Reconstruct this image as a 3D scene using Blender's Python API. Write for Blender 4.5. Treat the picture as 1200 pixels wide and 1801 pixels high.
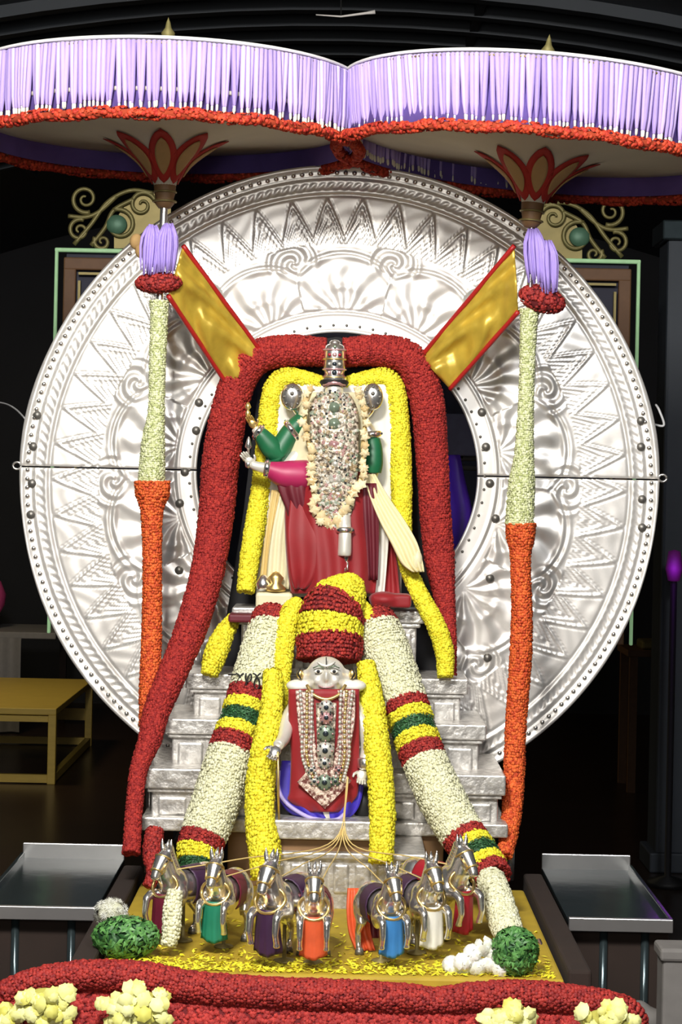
import bpy, math, random
import numpy as np
from mathutils import Vector, Matrix, Euler

for o in list(bpy.data.objects):
    bpy.data.objects.remove(o)
scene = bpy.context.scene
COL = scene.collection
PI = math.pi
rng = np.random.default_rng(7)
random.seed(7)

# ------------------------------------------------------------------ camera
F = 3600.0            # focal length in pixels of the 1200x1801 frame
H = 2.30              # camera height above the floor
CY = -8.0             # camera y
ROLL = math.radians(-1.2)
cam_d = bpy.data.cameras.new('camera')
cam_d.sensor_fit = 'VERTICAL'
cam_d.sensor_height = 36.0
cam_d.lens = F * 36.0 / 1801.0
cam_d.shift_y = -50.5 / 1801.0
cam_d.clip_end = 100
cam = bpy.data.objects.new('camera', cam_d)
cam.location = (0, CY, H)
cam.rotation_euler = (PI / 2, ROLL, 0)
COL.objects.link(cam)
scene.camera = cam

# ------------------------------------------------------------------ world, lights, exposure
w = bpy.data.worlds.new('world')
w.use_nodes = True
w.node_tree.nodes['Background'].inputs[0].default_value = (0.55, 0.6, 0.75, 1)
w.node_tree.nodes['Background'].inputs[1].default_value = 0.022
scene.world = w
scene.view_settings.view_transform = 'Standard'
scene.view_settings.look = 'None'
scene.view_settings.gamma = 1.0
scene.view_settings.exposure = 0.0
scene.view_settings.use_curve_mapping = False


def area(name, loc, target, size, power, col=(1, 1, 1), size_y=None):
    d = bpy.data.lights.new(name, 'AREA')
    d.energy = power
    d.color = col
    d.size = size
    if size_y:
        d.shape = 'RECTANGLE'
        d.size_y = size_y
    o = bpy.data.objects.new(name, d)
    o.location = loc
    o.rotation_euler = (Vector(target) - Vector(loc)).to_track_quat('-Z', 'Y').to_euler()
    COL.objects.link(o)
    return o


area('floodlight_key', (-0.9, -5.4, 4.88), (-0.1, 0, 1.9), 0.8, 430, (1, 0.96, 0.90))
area('floodlight_fill', (1.6, -5.8, 4.7), (0, 0, 1.8), 0.8, 105, (0.97, 0.98, 1.0))
area('front_specular_light', (-0.6, -9.2, 3.0), (0, 0, 1.9), 1.6, 95, (1, 0.96, 0.90))  # unseen light added low in front for the disc's specular
area('back_lift_light', (-3.2, 7.5, 3.6), (-3.0, 8.2, 0), 0.6, 40, (1.0, 0.85, 0.55))  # unseen weak light added to lift the dim bench area


# ------------------------------------------------------------------ helpers
def P(px, py, Y):
    """point of the place at depth Y that the photograph shows at (px, py)"""
    D = Y - CY
    xc = (px - 600.0) * D / F
    zc = (850.0 - py) * D / F
    c, s = math.cos(ROLL), math.sin(ROLL)
    return Vector((xc * c + zc * s, Y, H - xc * s + zc * c))


def S(px, Y):
    return px * (Y - CY) / F


MATS = {}


def mat(name, col, rough=0.6, metal=0.0, var=0.12, scale=25.0, bump=0.0, attr=False,
        emit=0.0, col2=None, rnd=False, sheen=0.0, trans=0.0, stretch=None, contrast=False):
    m = bpy.data.materials.new(name)
    m.use_nodes = True
    nt = m.node_tree
    N, L = nt.nodes, nt.links
    b = N['Principled BSDF']
    b.inputs['Roughness'].default_value = rough
    b.inputs['Metallic'].default_value = metal
    if sheen:
        b.inputs['Sheen Weight'].default_value = sheen
    if trans:
        b.inputs['Transmission Weight'].default_value = trans
    c1 = tuple(max(0, c * (1 - var)) for c in col) + (1,)
    c2 = tuple(min(1, c * (1 + var)) for c in col) + (1,) if col2 is None else tuple(col2) + (1,)
    mix = N.new('ShaderNodeMix')
    mix.data_type = 'RGBA'
    mix.inputs[6].default_value = c1
    mix.inputs[7].default_value = c2
    tex = N.new('ShaderNodeTexNoise')
    tex.inputs['Scale'].default_value = scale
    tex.inputs['Detail'].default_value = 4
    tc = N.new('ShaderNodeTexCoord')
    if stretch:
        mp = N.new('ShaderNodeMapping')
        mp.inputs['Scale'].default_value = stretch
        L.new(tc.outputs['Object'], mp.inputs['Vector'])
        L.new(mp.outputs[0], tex.inputs['Vector'])
    else:
        L.new(tc.outputs['Object'], tex.inputs['Vector'])
    if attr:
        a = N.new('ShaderNodeAttribute')
        a.attribute_name = 'rnd'
        L.new(a.outputs['Fac'], mix.inputs[0])
    elif rnd:
        a = N.new('ShaderNodeObjectInfo')
        L.new(a.outputs['Random'], mix.inputs[0])
    elif contrast:
        mr = N.new('ShaderNodeMapRange')
        mr.inputs[1].default_value = 0.40
        mr.inputs[2].default_value = 0.60
        L.new(tex.outputs['Fac'], mr.inputs[0])
        L.new(mr.outputs[0], mix.inputs[0])
    else:
        L.new(tex.outputs['Fac'], mix.inputs[0])
    L.new(mix.outputs[2], b.inputs['Base Color'])
    if bump:
        bp = N.new('ShaderNodeBump')
        bp.inputs['Strength'].default_value = bump
        bp.inputs['Distance'].default_value = 0.01
        L.new(tex.outputs['Fac'], bp.inputs['Height'])
        L.new(bp.outputs[0], b.inputs['Normal'])
    if emit:
        L.new(mix.outputs[2], b.inputs['Emission Color'])
        b.inputs['Emission Strength'].default_value = emit
    MATS[name] = m
    return m


SILVER = (0.86, 0.84, 0.80)
mat('silver_sheet', (0.86, 0.83, 0.78), 0.36, 0.55, 0.05, 14)
mat('silver', (0.86, 0.83, 0.78), 0.22, 0.92, 0.06, 30)
mat('silver_step', (0.46, 0.44, 0.41), 0.38, 0.55, 0.0, 34, col2=(0.70, 0.68, 0.64), contrast=True, bump=0.6)
mat('silver_dark', (0.20, 0.19, 0.17), 0.45, 0.7, 0.1, 30)
mat('gold', (0.80, 0.58, 0.22), 0.33, 0.85, 0.1, 30)
mat('old_gold', (0.26, 0.21, 0.08), 0.5, 0.5, 0.2, 20)
mat('red_flower', (0.27, 0.009, 0.010), 0.8, attr=True, col2=(0.44, 0.030, 0.020))
mat('red_core', (0.22, 0.008, 0.01), 0.9)
mat('maroon_flower', (0.23, 0.010, 0.012), 0.7, attr=True, col2=(0.42, 0.03, 0.02))
mat('bank_flower', (0.26, 0.010, 0.012), 0.75, attr=True, col2=(0.50, 0.04, 0.03))
mat('maroon_core', (0.12, 0.006, 0.008), 0.9)
mat('orange_flower', (0.60, 0.06, 0.012), 0.7, attr=True, col2=(0.86, 0.17, 0.03))
mat('orange_core', (0.35, 0.04, 0.01), 0.9)
mat('yellow_flower', (0.80, 0.66, 0.015), 0.7, attr=True, col2=(0.92, 0.88, 0.05))
mat('yellow_core', (0.62, 0.48, 0.02), 0.9)
mat('gold_flower', (0.55, 0.36, 0.02), 0.7, attr=True, col2=(0.85, 0.66, 0.06))
mat('cream_flower', (0.74, 0.73, 0.46), 0.7, attr=True, col2=(0.84, 0.83, 0.60))
mat('cream_core', (0.66, 0.64, 0.40), 0.9)
mat('peach_flower', (0.66, 0.46, 0.20), 0.7, attr=True, col2=(0.86, 0.76, 0.50))
mat('lime_flower', (0.50, 0.55, 0.22), 0.7, attr=True, col2=(0.82, 0.84, 0.55))
mat('lime_core', (0.34, 0.38, 0.15), 0.9)
mat('green_leaf', (0.018, 0.10, 0.018), 0.5, attr=True, col2=(0.14, 0.36, 0.09))
mat('green_core', (0.01, 0.05, 0.012), 0.9)
mat('dark_green_leaf', (0.01, 0.06, 0.02), 0.6, attr=True, col2=(0.04, 0.16, 0.05))
mat('white_flower', (0.84, 0.84, 0.68), 0.6, attr=True, col2=(0.94, 0.94, 0.88))
mat('white_core', (0.5, 0.5, 0.36), 0.9)
mat('chrys_flower', (0.72, 0.68, 0.12), 0.6, attr=True, col2=(0.92, 0.92, 0.42))
mat('chrys_core', (0.45, 0.42, 0.08), 0.9)
mat('lilac_tassel', (0.42, 0.31, 0.72), 0.7, rnd=True, col2=(0.62, 0.49, 0.88))
mat('tassel_tip', (0.82, 0.78, 0.62), 0.5)
mat('purple_cloth', (0.14, 0.09, 0.36), 0.8, var=0.25, scale=12)
mat('white_cloth', (0.80, 0.78, 0.74), 0.8, var=0.05)
mat('lining', (0.62, 0.58, 0.46), 0.85, var=0.08, scale=8)
mat('petal_red', (0.40, 0.02, 0.012), 0.8, var=0.15)
mat('petal_brown', (0.42, 0.26, 0.10), 0.8, var=0.15)
mat('hub_brown', (0.22, 0.12, 0.05), 0.6)
mat('yellow_silk', (0.58, 0.40, 0.05), 0.36, 0.3, var=0.4, scale=14)  # wide tone noise paints the darker shade streaks of the banner folds
mat('red_silk', (0.38, 0.012, 0.012), 0.45, var=0.2)
mat('red_velvet', (0.27, 0.005, 0.009), 0.6, var=0.25, scale=10, sheen=0.2)
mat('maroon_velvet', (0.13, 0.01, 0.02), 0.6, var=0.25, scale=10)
mat('magenta_silk', (0.42, 0.02, 0.10), 0.45, var=0.25, scale=12)
mat('green_silk', (0.01, 0.13, 0.05), 0.45, var=0.3, scale=14)
mat('cream_silk', (0.76, 0.70, 0.45), 0.5, var=0.12, scale=10)
mat('sash_silk', (0.78, 0.68, 0.38), 0.5, var=0.15, scale=10)
mat('lace', (0.16, 0.05, 0.04), 0.4, 0.3, var=0.0, col2=(0.86, 0.68, 0.56), scale=95, contrast=True, bump=0.5)
mat('gold_silk', (0.70, 0.52, 0.20), 0.5, var=0.15, scale=12)
mat('white_silk', (0.82, 0.80, 0.72), 0.5, var=0.06)
mat('blue_silk', (0.05, 0.03, 0.42), 0.45, var=0.3, scale=14)
mat('sky_silk', (0.04, 0.20, 0.48), 0.5, var=0.2)
mat('teal_silk', (0.01, 0.19, 0.11), 0.5, var=0.2)
mat('orange_silk', (0.66, 0.10, 0.03), 0.5, var=0.3)
mat('plum_silk', (0.045, 0.015, 0.05), 0.5, var=0.2)
mat('crimson_silk', (0.32, 0.008, 0.02), 0.5, var=0.2)
mat('wine_silk', (0.14, 0.01, 0.03), 0.5, var=0.2)
mat('white_plume', (0.78, 0.76, 0.68), 0.6, var=0.1)
mat('lilac_silk', (0.45, 0.38, 0.72), 0.5, var=0.2)
mat('black_velvet', (0.006, 0.006, 0.008), 0.8)
mat('black', (0.008, 0.008, 0.008), 0.6)
mat('gem_silver', (0.66, 0.64, 0.56), 0.35, 0.35, attr=True, col2=(0.92, 0.90, 0.82))
mat('gem_pink', (0.75, 0.42, 0.42), 0.25, 0.5, attr=True, col2=(0.92, 0.74, 0.66))
mat('gem_green', (0.28, 0.36, 0.26), 0.25, 0.4, attr=True, col2=(0.60, 0.66, 0.54))
mat('gem_tan', (0.48, 0.36, 0.20), 0.3, 0.4, attr=True, col2=(0.74, 0.60, 0.40))
mat('gem_dark', (0.03, 0.04, 0.05), 0.2, 0.3)
mat('gem_red', (0.36, 0.01, 0.03), 0.2, 0.2)
mat('jewel_plate', (0.10, 0.075, 0.05), 0.4, 0.4, var=0.0, scale=75, col2=(0.74, 0.64, 0.50), contrast=True, bump=0.6)
mat('tray_cloth', (0.42, 0.29, 0.02), 0.7, var=0.25, scale=14)
mat('dark_wood', (0.022, 0.012, 0.008), 0.9, var=0.3, scale=8)
mat('steel', (0.55, 0.54, 0.53), 0.28, 0.85, var=0.08, scale=10)
mat('steel_dark', (0.05, 0.07, 0.075), 0.18, 0.6, var=0.3, scale=7, bump=0.15)
mat('floor', (0.030, 0.016, 0.010), 0.28, var=0.3, scale=1.5)
mat('wall', (0.010, 0.010, 0.013), 0.8, var=0.3, scale=2)
mat('roof', (0.045, 0.055, 0.070), 0.55, var=0.2, scale=2)
mat('roof_rib', (0.022, 0.028, 0.036), 0.6, var=0.2, scale=2)
mat('bench_wood', (0.52, 0.36, 0.06), 0.45, var=0.2, scale=6, stretch=(1, 6, 6))
mat('grey_cloth', (0.20, 0.19, 0.19), 0.8, var=0.15)
mat('pink_cloth', (0.55, 0.06, 0.22), 0.6, var=0.2)
mat('violet_glow', (0.18, 0.015, 0.18), 0.6, emit=0.12)
mat('green_tube', (0.34, 0.58, 0.30), 0.5, emit=0.32)
mat('tube_white', (0.6, 0.56, 0.52), 0.5, emit=0.25)
mat('frame_brown', (0.16, 0.075, 0.03), 0.6, var=0.2)
mat('panel_blue', (0.006, 0.006, 0.03), 0.6, var=0.4, scale=6)
mat('scroll_gold', (0.22, 0.19, 0.07), 0.5, 0.4, var=0.25, scale=9)
mat('scroll_green', (0.10, 0.22, 0.14), 0.5, 0.2, var=0.25)
mat('stone', (0.16, 0.15, 0.14), 0.8, var=0.25, scale=14)
mat('cable', (0.55, 0.55, 0.55), 0.6)
mat('pale_panel', (0.30, 0.30, 0.45), 0.7, var=0.2)
mat('royal_purple', (0.10, 0.03, 0.50), 0.5, var=0.3, scale=9)
mat('skin_silver', (0.82, 0.79, 0.70), 0.34, 0.42, var=0.05)


class MB:
    """collects shapes for ONE mesh"""

    def __init__(self):
        self.v, self.f, self.m, self.n = [], [], [], 0

    def add(self, verts, faces, mi=0):
        verts = [tuple(v) for v in verts]
        self.v += verts
        self.f += [tuple(i + self.n for i in f) for f in faces]
        self.m += [mi] * len(faces)
        self.n += len(verts)
        return self

    def box(self, c, s, rot=None, mi=0):
        hx, hy, hz = s[0] / 2, s[1] / 2, s[2] / 2
        vs = [Vector((x, y, z)) for x in (-hx, hx) for y in (-hy, hy) for z in (-hz, hz)]
        if rot is not None:
            R = rot if isinstance(rot, Matrix) else Euler(rot).to_matrix()
            vs = [R @ v for v in vs]
        vs = [v + Vector(c) for v in vs]
        return self.add(vs, [(0, 1, 3, 2), (4, 6, 7, 5), (0, 4, 5, 1), (2, 3, 7, 6), (0, 2, 6, 4), (1, 5, 7, 3)], mi)

    def ell(self, c, r, seg=16, rings=10, rot=None, mi=0):
        vs, fs = [], []
        for i in range(rings + 1):
            t = PI * i / rings
            for j in range(seg):
                a = 2 * PI * j / seg
                v = Vector((math.sin(t) * math.cos(a) * r[0], math.sin(t) * math.sin(a) * r[1], math.cos(t) * r[2]))
                if rot is not None:
                    v = (rot if isinstance(rot, Matrix) else Euler(rot).to_matrix()) @ v
                vs.append(v + Vector(c))
        for i in range(rings):
            for j in range(seg):
                a, b = i * seg + j, i * seg + (j + 1) % seg
                fs.append((a, a + seg, b + seg, b))
        return self.add(vs, fs, mi)

    def tube(self, pts, rad, seg=10, cap=True, mi=0, flat=1.0):
        pts = [Vector(p) for p in pts]
        if not hasattr(rad, '__len__'):
            rad = [rad] * len(pts)
        fr = frames(pts)
        vs, fs = [], []
        for p, (t, n, b), r in zip(pts, fr, rad):
            for j in range(seg):
                a = 2 * PI * j / seg
                vs.append(p + n * (math.cos(a) * r) + b * (math.sin(a) * r * flat))
        for i in range(len(pts) - 1):
            for j in range(seg):
                a, b2 = i * seg + j, i * seg + (j + 1) % seg
                fs.append((a, b2, b2 + seg, a + seg))
        if cap:
            fs.append(tuple(range(seg))[::-1])
            fs.append(tuple(range((len(pts) - 1) * seg, len(pts) * seg)))
        return self.add(vs, fs, mi)

    def lathe(self, prof, c=(0, 0, 0), seg=24, sx=1.0, sy=1.0, mi=0, rot=None, closed=False):
        vs, fs = [], []
        for r, z in prof:
            for j in range(seg):
                a = 2 * PI * j / seg
                v = Vector((r * math.cos(a) * sx, r * math.sin(a) * sy, z))
                if rot is not None:
                    v = rot @ v
                vs.append(v + Vector(c))
        n = len(prof)
        for i in range(n - 1 + (1 if closed else 0)):
            for j in range(seg):
                i2 = (i + 1) % n
                fs.append((i * seg + j, i * seg + (j + 1) % seg, i2 * seg + (j + 1) % seg, i2 * seg + j))
        if not closed:
            if prof[0][0] > 1e-5:
                fs.append(tuple(range(seg))[::-1])
            if prof[-1][0] > 1e-5:
                fs.append(tuple(range((n - 1) * seg, n * seg)))
        return self.add(vs, fs, mi)

    def prism(self, poly, y0, y1, mi=0):
        """poly of (x,z), extruded between y0 and y1"""
        n = len(poly)
        vs = [(x, y0, z) for x, z in poly] + [(x, y1, z) for x, z in poly]
        fs = [tuple(range(n)), tuple(range(n, 2 * n))[::-1]]
        for i in range(n):
            j = (i + 1) % n
            fs.append((i, i + n, j + n, j))
        return self.add(vs, fs, mi)

    def mesh(self, name, mats, smooth=False):
        me = bpy.data.meshes.new(name)
        me.from_pydata(self.v, [], self.f)
        if not isinstance(mats, (list, tuple)):
            mats = [mats]
        for k in mats:
            me.materials.append(MATS[k])
        if len(mats) > 1:
            me.polygons.foreach_set('material_index', self.m)
        if smooth:
            me.polygons.foreach_set('use_smooth', [True] * len(self.f))
        me.validate()
        me.update()
        return me

    def obj(self, name, mats, parent=None, smooth=False, bevel=0.0):
        o = link(name, self.mesh(name, mats, smooth), parent)
        if bevel:
            b = o.modifiers.new('bevel', 'BEVEL')
            b.width = bevel
            b.segments = 2
            b.limit_method = 'ANGLE'
        return o


def link(name, data, parent=None):
    o = bpy.data.objects.new(name, data)
    COL.objects.link(o)
    if parent is not None:
        o.parent = parent
        o.location = -Vector(wloc(parent))
    return o


def wloc(o):
    l = Vector((0, 0, 0))
    while o is not None:
        l += o.location
        o = o.parent
    return l


def tag(o, label=None, cat=None, group=None, kind=None):
    if label:
        o['label'] = label
    if cat:
        o['category'] = cat
    if group:
        o['group'] = group
    if kind:
        o['kind'] = kind
    return o


def empty(name, loc, label, cat, group=None):
    o = bpy.data.objects.new(name, None)
    o.empty_display_size = 0.05
    o.location = loc
    COL.objects.link(o)
    return tag(o, label, cat, group)


def frames(pts):
    n = len(pts)
    out = []
    prev = None
    for i in range(n):
        t = (pts[min(i + 1, n - 1)] - pts[max(i - 1, 0)])
        t = t.normalized() if t.length > 1e-9 else Vector((0, 0, 1))
        if prev is None:
            ref = Vector((0, -1, 0)) if abs(t.y) < 0.9 else Vector((0, 0, 1))
        else:
            ref = prev
        nn = (ref - t * ref.dot(t))
        nn = nn.normalized() if nn.length > 1e-6 else t.orthogonal().normalized()
        out.append((t, nn, t.cross(nn)))
        prev = nn
    return out


def smooth_path(ctrl, n):
    """Catmull-Rom through control tuples (any dimension)"""
    c = [np.array(x, float) for x in ctrl]
    c = [2 * c[0] - c[1]] + c + [2 * c[-1] - c[-2]]
    segs = len(c) - 3
    out = []
    for i in range(n):
        u = i / (n - 1) * segs
        k = min(int(u), segs - 1)
        t = u - k
        p0, p1, p2, p3 = c[k:k + 4]
        out.append(0.5 * ((2 * p1) + (p2 - p0) * t + (2 * p0 - 5 * p1 + 4 * p2 - p3) * t * t + (3 * p1 - p0 - 3 * p2 + p3) * t ** 3))
    return out


# rosette of one blossom (z up)
def rosette(k=5, notch=0.6):
    v = [(0, 0, 0.42)]
    for i in range(k):
        a = 2 * PI * i / k
        v.append((0.45 * math.cos(a), 0.45 * math.sin(a), 0.62))
    for i in range(2 * k):
        a = PI * i / k
        r = 1.0 if i % 2 == 0 else notch
        v.append((r * math.cos(a), r * math.sin(a), 0.18 if i % 2 == 0 else -0.05))
    f = []
    for i in range(k):
        j = (i + 1) % k
        f.append((0, 1 + i, 1 + j))
        o = 1 + k
        f.append((1 + i, o + 2 * i, o + 2 * i + 1))
        f.append((1 + i, o + 2 * i + 1, 1 + j))
        f.append((1 + j, o + 2 * i + 1, o + (2 * i + 2) % (2 * k)))
    return np.array(v), np.array(f)


ROS = rosette(5)
ROS8 = rosette(7, 0.86)
LEAF = (np.array([(-1, 0, 0), (-0.2, -0.45, 0.25), (1.1, 0, 0.35), (-0.2, 0.45, 0.25), (0, 0, 0.45)], float),
        np.array([(0, 1, 4), (1, 2, 4), (2, 3, 4), (3, 0, 4)]))


def spike(k=9):
    v = [(0, 0, 0.2)]
    f = []
    for ring, (L, zz, off) in enumerate(((1.0, 0.25, 0), (0.7, 0.75, 0.35))):
        for i in range(k):
            a = 2 * PI * (i + off) / k
            d = 0.22
            b = len(v)
            v += [(0.2 * math.cos(a - d), 0.2 * math.sin(a - d), 0.15 + 0.2 * ring), (0.2 * math.cos(a + d), 0.2 * math.sin(a + d), 0.15 + 0.2 * ring),
                  (L * math.cos(a), L * math.sin(a), zz)]
            f.append((b, b + 2, b + 1))
            v.append((L * 0.6 * math.cos(a), L * 0.6 * math.sin(a), zz * 0.6 + 0.2))
            f += [(b, b + 2, b + 3), (b + 3, b + 2, b + 1)]
    return np.array(v), np.array(f)


SPK = spike()


def scatter_mesh(name, pos, nor, size, matn, base=ROS, squash=1.0, tilt=0.35):
    pos = np.asarray(pos, float)
    nor = np.asarray(nor, float)
    n = len(pos)
    nor = nor + rng.normal(0, tilt, (n, 3)) * 0.6
    nor /= np.linalg.norm(nor, axis=1)[:, None]
    ref = rng.normal(0, 1, (n, 3))
    t = np.cross(nor, ref)
    t /= np.linalg.norm(t, axis=1)[:, None]
    b = np.cross(nor, t)
    s = np.asarray(size, float) * rng.uniform(0.8, 1.2, n)
    bv, bf = base
    V = (pos[:, None, :] + s[:, None, None] * (bv[None, :, 0, None] * t[:, None, :] + bv[None, :, 1, None] * b[:, None, :]
         + squash * bv[None, :, 2, None] * nor[:, None, :])).reshape(-1, 3)
    Fc = (bf[None] + (np.arange(n) * len(bv))[:, None, None]).reshape(-1, 3)
    me = bpy.data.meshes.new(name)
    me.vertices.add(len(V))
    me.vertices.foreach_set('co', V.astype(np.float32).ravel())
    me.loops.add(Fc.size)
    me.loops.foreach_set('vertex_index', Fc.astype(np.int32).ravel())
    me.polygons.add(len(Fc))
    me.polygons.foreach_set('loop_start', np.arange(0, Fc.size, 3, dtype=np.int32))
    a = me.attributes.new('rnd', 'FLOAT', 'POINT')
    a.data.foreach_set('value', np.repeat(rng.uniform(0, 1, n), len(bv)).astype(np.float32))
    me.materials.append(MATS[matn])
    me.update()
    me.validate()
    return me


def garland(name, label, ctrl, bands, fl=0.010, cat='garland', group=None, px=True, cull=0.75, base=ROS, flat=1.0, dens=1.0, core_k=0.9):
    """ctrl: (px,py,Y,radius_px); bands: [(t_end, colour)]"""
    if px:
        c = []
        for (a, b_, Y, r) in ctrl:
            p = P(a, b_, Y)
            c.append((p.x, p.y, p.z, S(r, Y)))
    else:
        c = ctrl
    n = max(24, 14 * len(c))
    path = smooth_path(c, n)
    pts = [Vector(p[:3]) for p in path]
    rad = [max(0.004, p[3]) for p in path]
    fr = frames(pts)
    seglen = [0.0]
    for i in range(1, n):
        seglen.append(seglen[-1] + (pts[i] - pts[i - 1]).length)
    Ltot = seglen[-1]
    low = min(pts, key=lambda p: p.z)
    root = empty(name, low, label, cat, group)
    t0 = 0.0
    multi = len(bands) > 1
    for te, colr in bands:
        # core
        ii = [i for i in range(n) if t0 * Ltot - 1e-6 <= seglen[i] <= te * Ltot + 1e-6]
        i0 = max(0, ii[0] - 1) if ii else 0
        i1 = min(n - 1, ii[-1] + 1) if ii else n - 1
        ccol = {'red': 'red_core', 'maroon': 'maroon_core', 'orange': 'orange_core', 'yellow': 'yellow_core', 'gold': 'yellow_core', 'cream': 'cream_core',
                'lime': 'lime_core', 'green': 'green_core', 'dark_green': 'green_core', 'white': 'white_core', 'chrys': 'chrys_core'}[colr]
        fcol = colr + ('_leaf' if 'green' in colr else '_flower')
        cp, cr = [], []
        K = max(4, int((te - t0) * 40))
        for k in range(K + 1):
            d = (t0 + (te - t0) * k / K) * Ltot
            j = min(n - 2, max(0, int(np.searchsorted(seglen, d) - 1)))
            u = (d - seglen[j]) / max(1e-9, seglen[j + 1] - seglen[j])
            cp.append(pts[j].lerp(pts[j + 1], u))
            cr.append((rad[j] * (1 - u) + rad[j + 1] * u) * core_k)
        core = MB().tube(cp, cr, 12).obj('core' if not multi else colr + '_band', ccol, root, True)
        # blossoms
        step = fl * 1.25 / dens
        pos, nor = [], []
        d = t0 * Ltot + step * 0.3
        while d < te * Ltot:
            j = min(n - 2, max(0, int(np.searchsorted(seglen, d) - 1)))
            u = (d - seglen[j]) / max(1e-9, seglen[j + 1] - seglen[j])
            p = pts[j].lerp(pts[j + 1], u)
            r = rad[j] * (1 - u) + rad[j + 1] * u
            t, nn, bb = fr[j]
            m = max(4, int(2 * PI * r / step))
            off = random.random()
            for q in range(m):
                a = 2 * PI * (q + off + random.uniform(-0.3, 0.3)) / m
                nv = nn * math.cos(a) + bb * math.sin(a)
                if nv.y > cull:
                    continue
                pp = p + nv * (r * 0.93 * random.uniform(0.95, 1.05)) + t * random.uniform(-0.3, 0.3) * step
                pos.append(pp)
                nor.append(nv)
            d += step
        # end cap
        if te >= 0.999:
            for q in range(int((rad[-1] / step) ** 2 * 3) + 1):
                a, rr = random.uniform(0, 2 * PI), rad[-1] * math.sqrt(random.random())
                pos.append(pts[-1] + fr[-1][1] * rr * math.cos(a) + fr[-1][2] * rr * math.sin(a))
                nor.append(fr[-1][0])
        if t0 <= 0.001:
            for q in range(int((rad[0] / step) ** 2 * 3) + 1):
                a, rr = random.uniform(0, 2 * PI), rad[0] * math.sqrt(random.random())
                pos.append(pts[0] + fr[0][1] * rr * math.cos(a) + fr[0][2] * rr * math.sin(a))
                nor.append(-fr[0][0])
        me = scatter_mesh('blossoms', pos, nor, fl, fcol, LEAF if 'green' in colr else base)
        if multi:
            o = link('blossoms', me, core)
        else:
            o = link('blossoms', me, root)
        o['kind'] = 'stuff'
        t0 = te
    return root


def fuse(mb, voxel, it=4, name='body'):
    """melts overlapping shapes into one continuous surface"""
    me = mb.mesh(name + '_raw', 'silver')
    o = bpy.data.objects.new('tmp', me)
    COL.objects.link(o)
    r = o.modifiers.new('r', 'REMESH')
    r.mode = 'VOXEL'
    r.voxel_size = voxel
    s = o.modifiers.new('s', 'SMOOTH')
    s.factor = 0.5
    s.iterations = it
    dg = bpy.context.evaluated_depsgraph_get()
    dg.update()
    out = bpy.data.meshes.new_from_object(o.evaluated_get(dg))
    out.name = name
    bpy.data.objects.remove(o)
    out.polygons.foreach_set('use_smooth', [True] * len(out.polygons))
    return out


def set_mat(me, k):
    me.materials.clear()
    me.materials.append(MATS[k])
    return me


# ================================================================== THE SETTING
fl = MB().box((0, 2.5, -0.05), (16, 25, 0.1)).obj('floor', 'floor')
tag(fl, 'dark polished brown floor of the hall', kind='structure')
tag(MB().box((0, 13.0, 2.6), (16, 0.2, 5.4)).obj('wall_back', 'wall'), 'black wall at the far end of the hall', kind='structure')
tag(MB().box((-7.0, 2.5, 2.6), (0.2, 25, 5.4)).obj('wall_left', 'wall'), 'dark left side wall', kind='structure')
tag(MB().box((7.0, 2.5, 2.6), (0.2, 25, 5.4)).obj('wall_right', 'wall'), 'dark right side wall', kind='structure')
RV = 11.0
ZA = 5.15


def vault(y0, y1, dz, th, x0=-7, x1=7, n=40):
    vs, fs = [], []
    for i in range(n + 1):
        x = x0 + (x1 - x0) * i / n
        z = ZA - RV + math.sqrt(RV * RV - x * x) + dz
        vs += [(x, y0, z), (x, y1, z), (x, y0, z + th), (x, y1, z + th)]
    for i in range(n):
        a = 4 * i
        b = a + 4
        fs += [(a, a + 1, b + 1, b), (a + 2, b + 2, b + 3, a + 3), (a, b, b + 2, a + 2), (a + 1, a + 3, b + 3, b + 1)]
    return vs, fs


m = MB()
m.add(*vault(-10, 13, 0, 0.1))
ceil = tag(m.obj('ceiling', 'roof', None, True), 'dark vaulted roof of the hall', kind='structure')
for k in range(12):
    y = 3.6 + 0.42 * k
    m = MB()
    m.add(*vault(y, y + 0.10, -0.07, 0.10))
    m.obj('roof_rib', 'roof_rib', ceil)
for x in (-2.6, 0.75, 3.6):
    m = MB()
    m.box((x, 6.0, ZA - x * x / 22 - 0.04), (0.05, 6, 0.05))
    m.obj('roof_seam', 'roof_rib', ceil)

# roof tube lamp, thin and tapering
t = empty('roof_lamp', P(612, 26, 3.0), 'thin pale strip lamp hanging under the dark roof', 'lamp')
MB().tube([P(556, 26, 3.0), P(600, 29, 3.0), P(645, 23, 3.0), P(660, 21, 3.0)], [0.003, 0.005, 0.007, 0.011], 8).obj('tube', 'tube_white', t, True)
MB().tube([P(600, 29, 3.0), P(600, -82, 3.0)], 0.004, 6).obj('cord', 'black', t)

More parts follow.
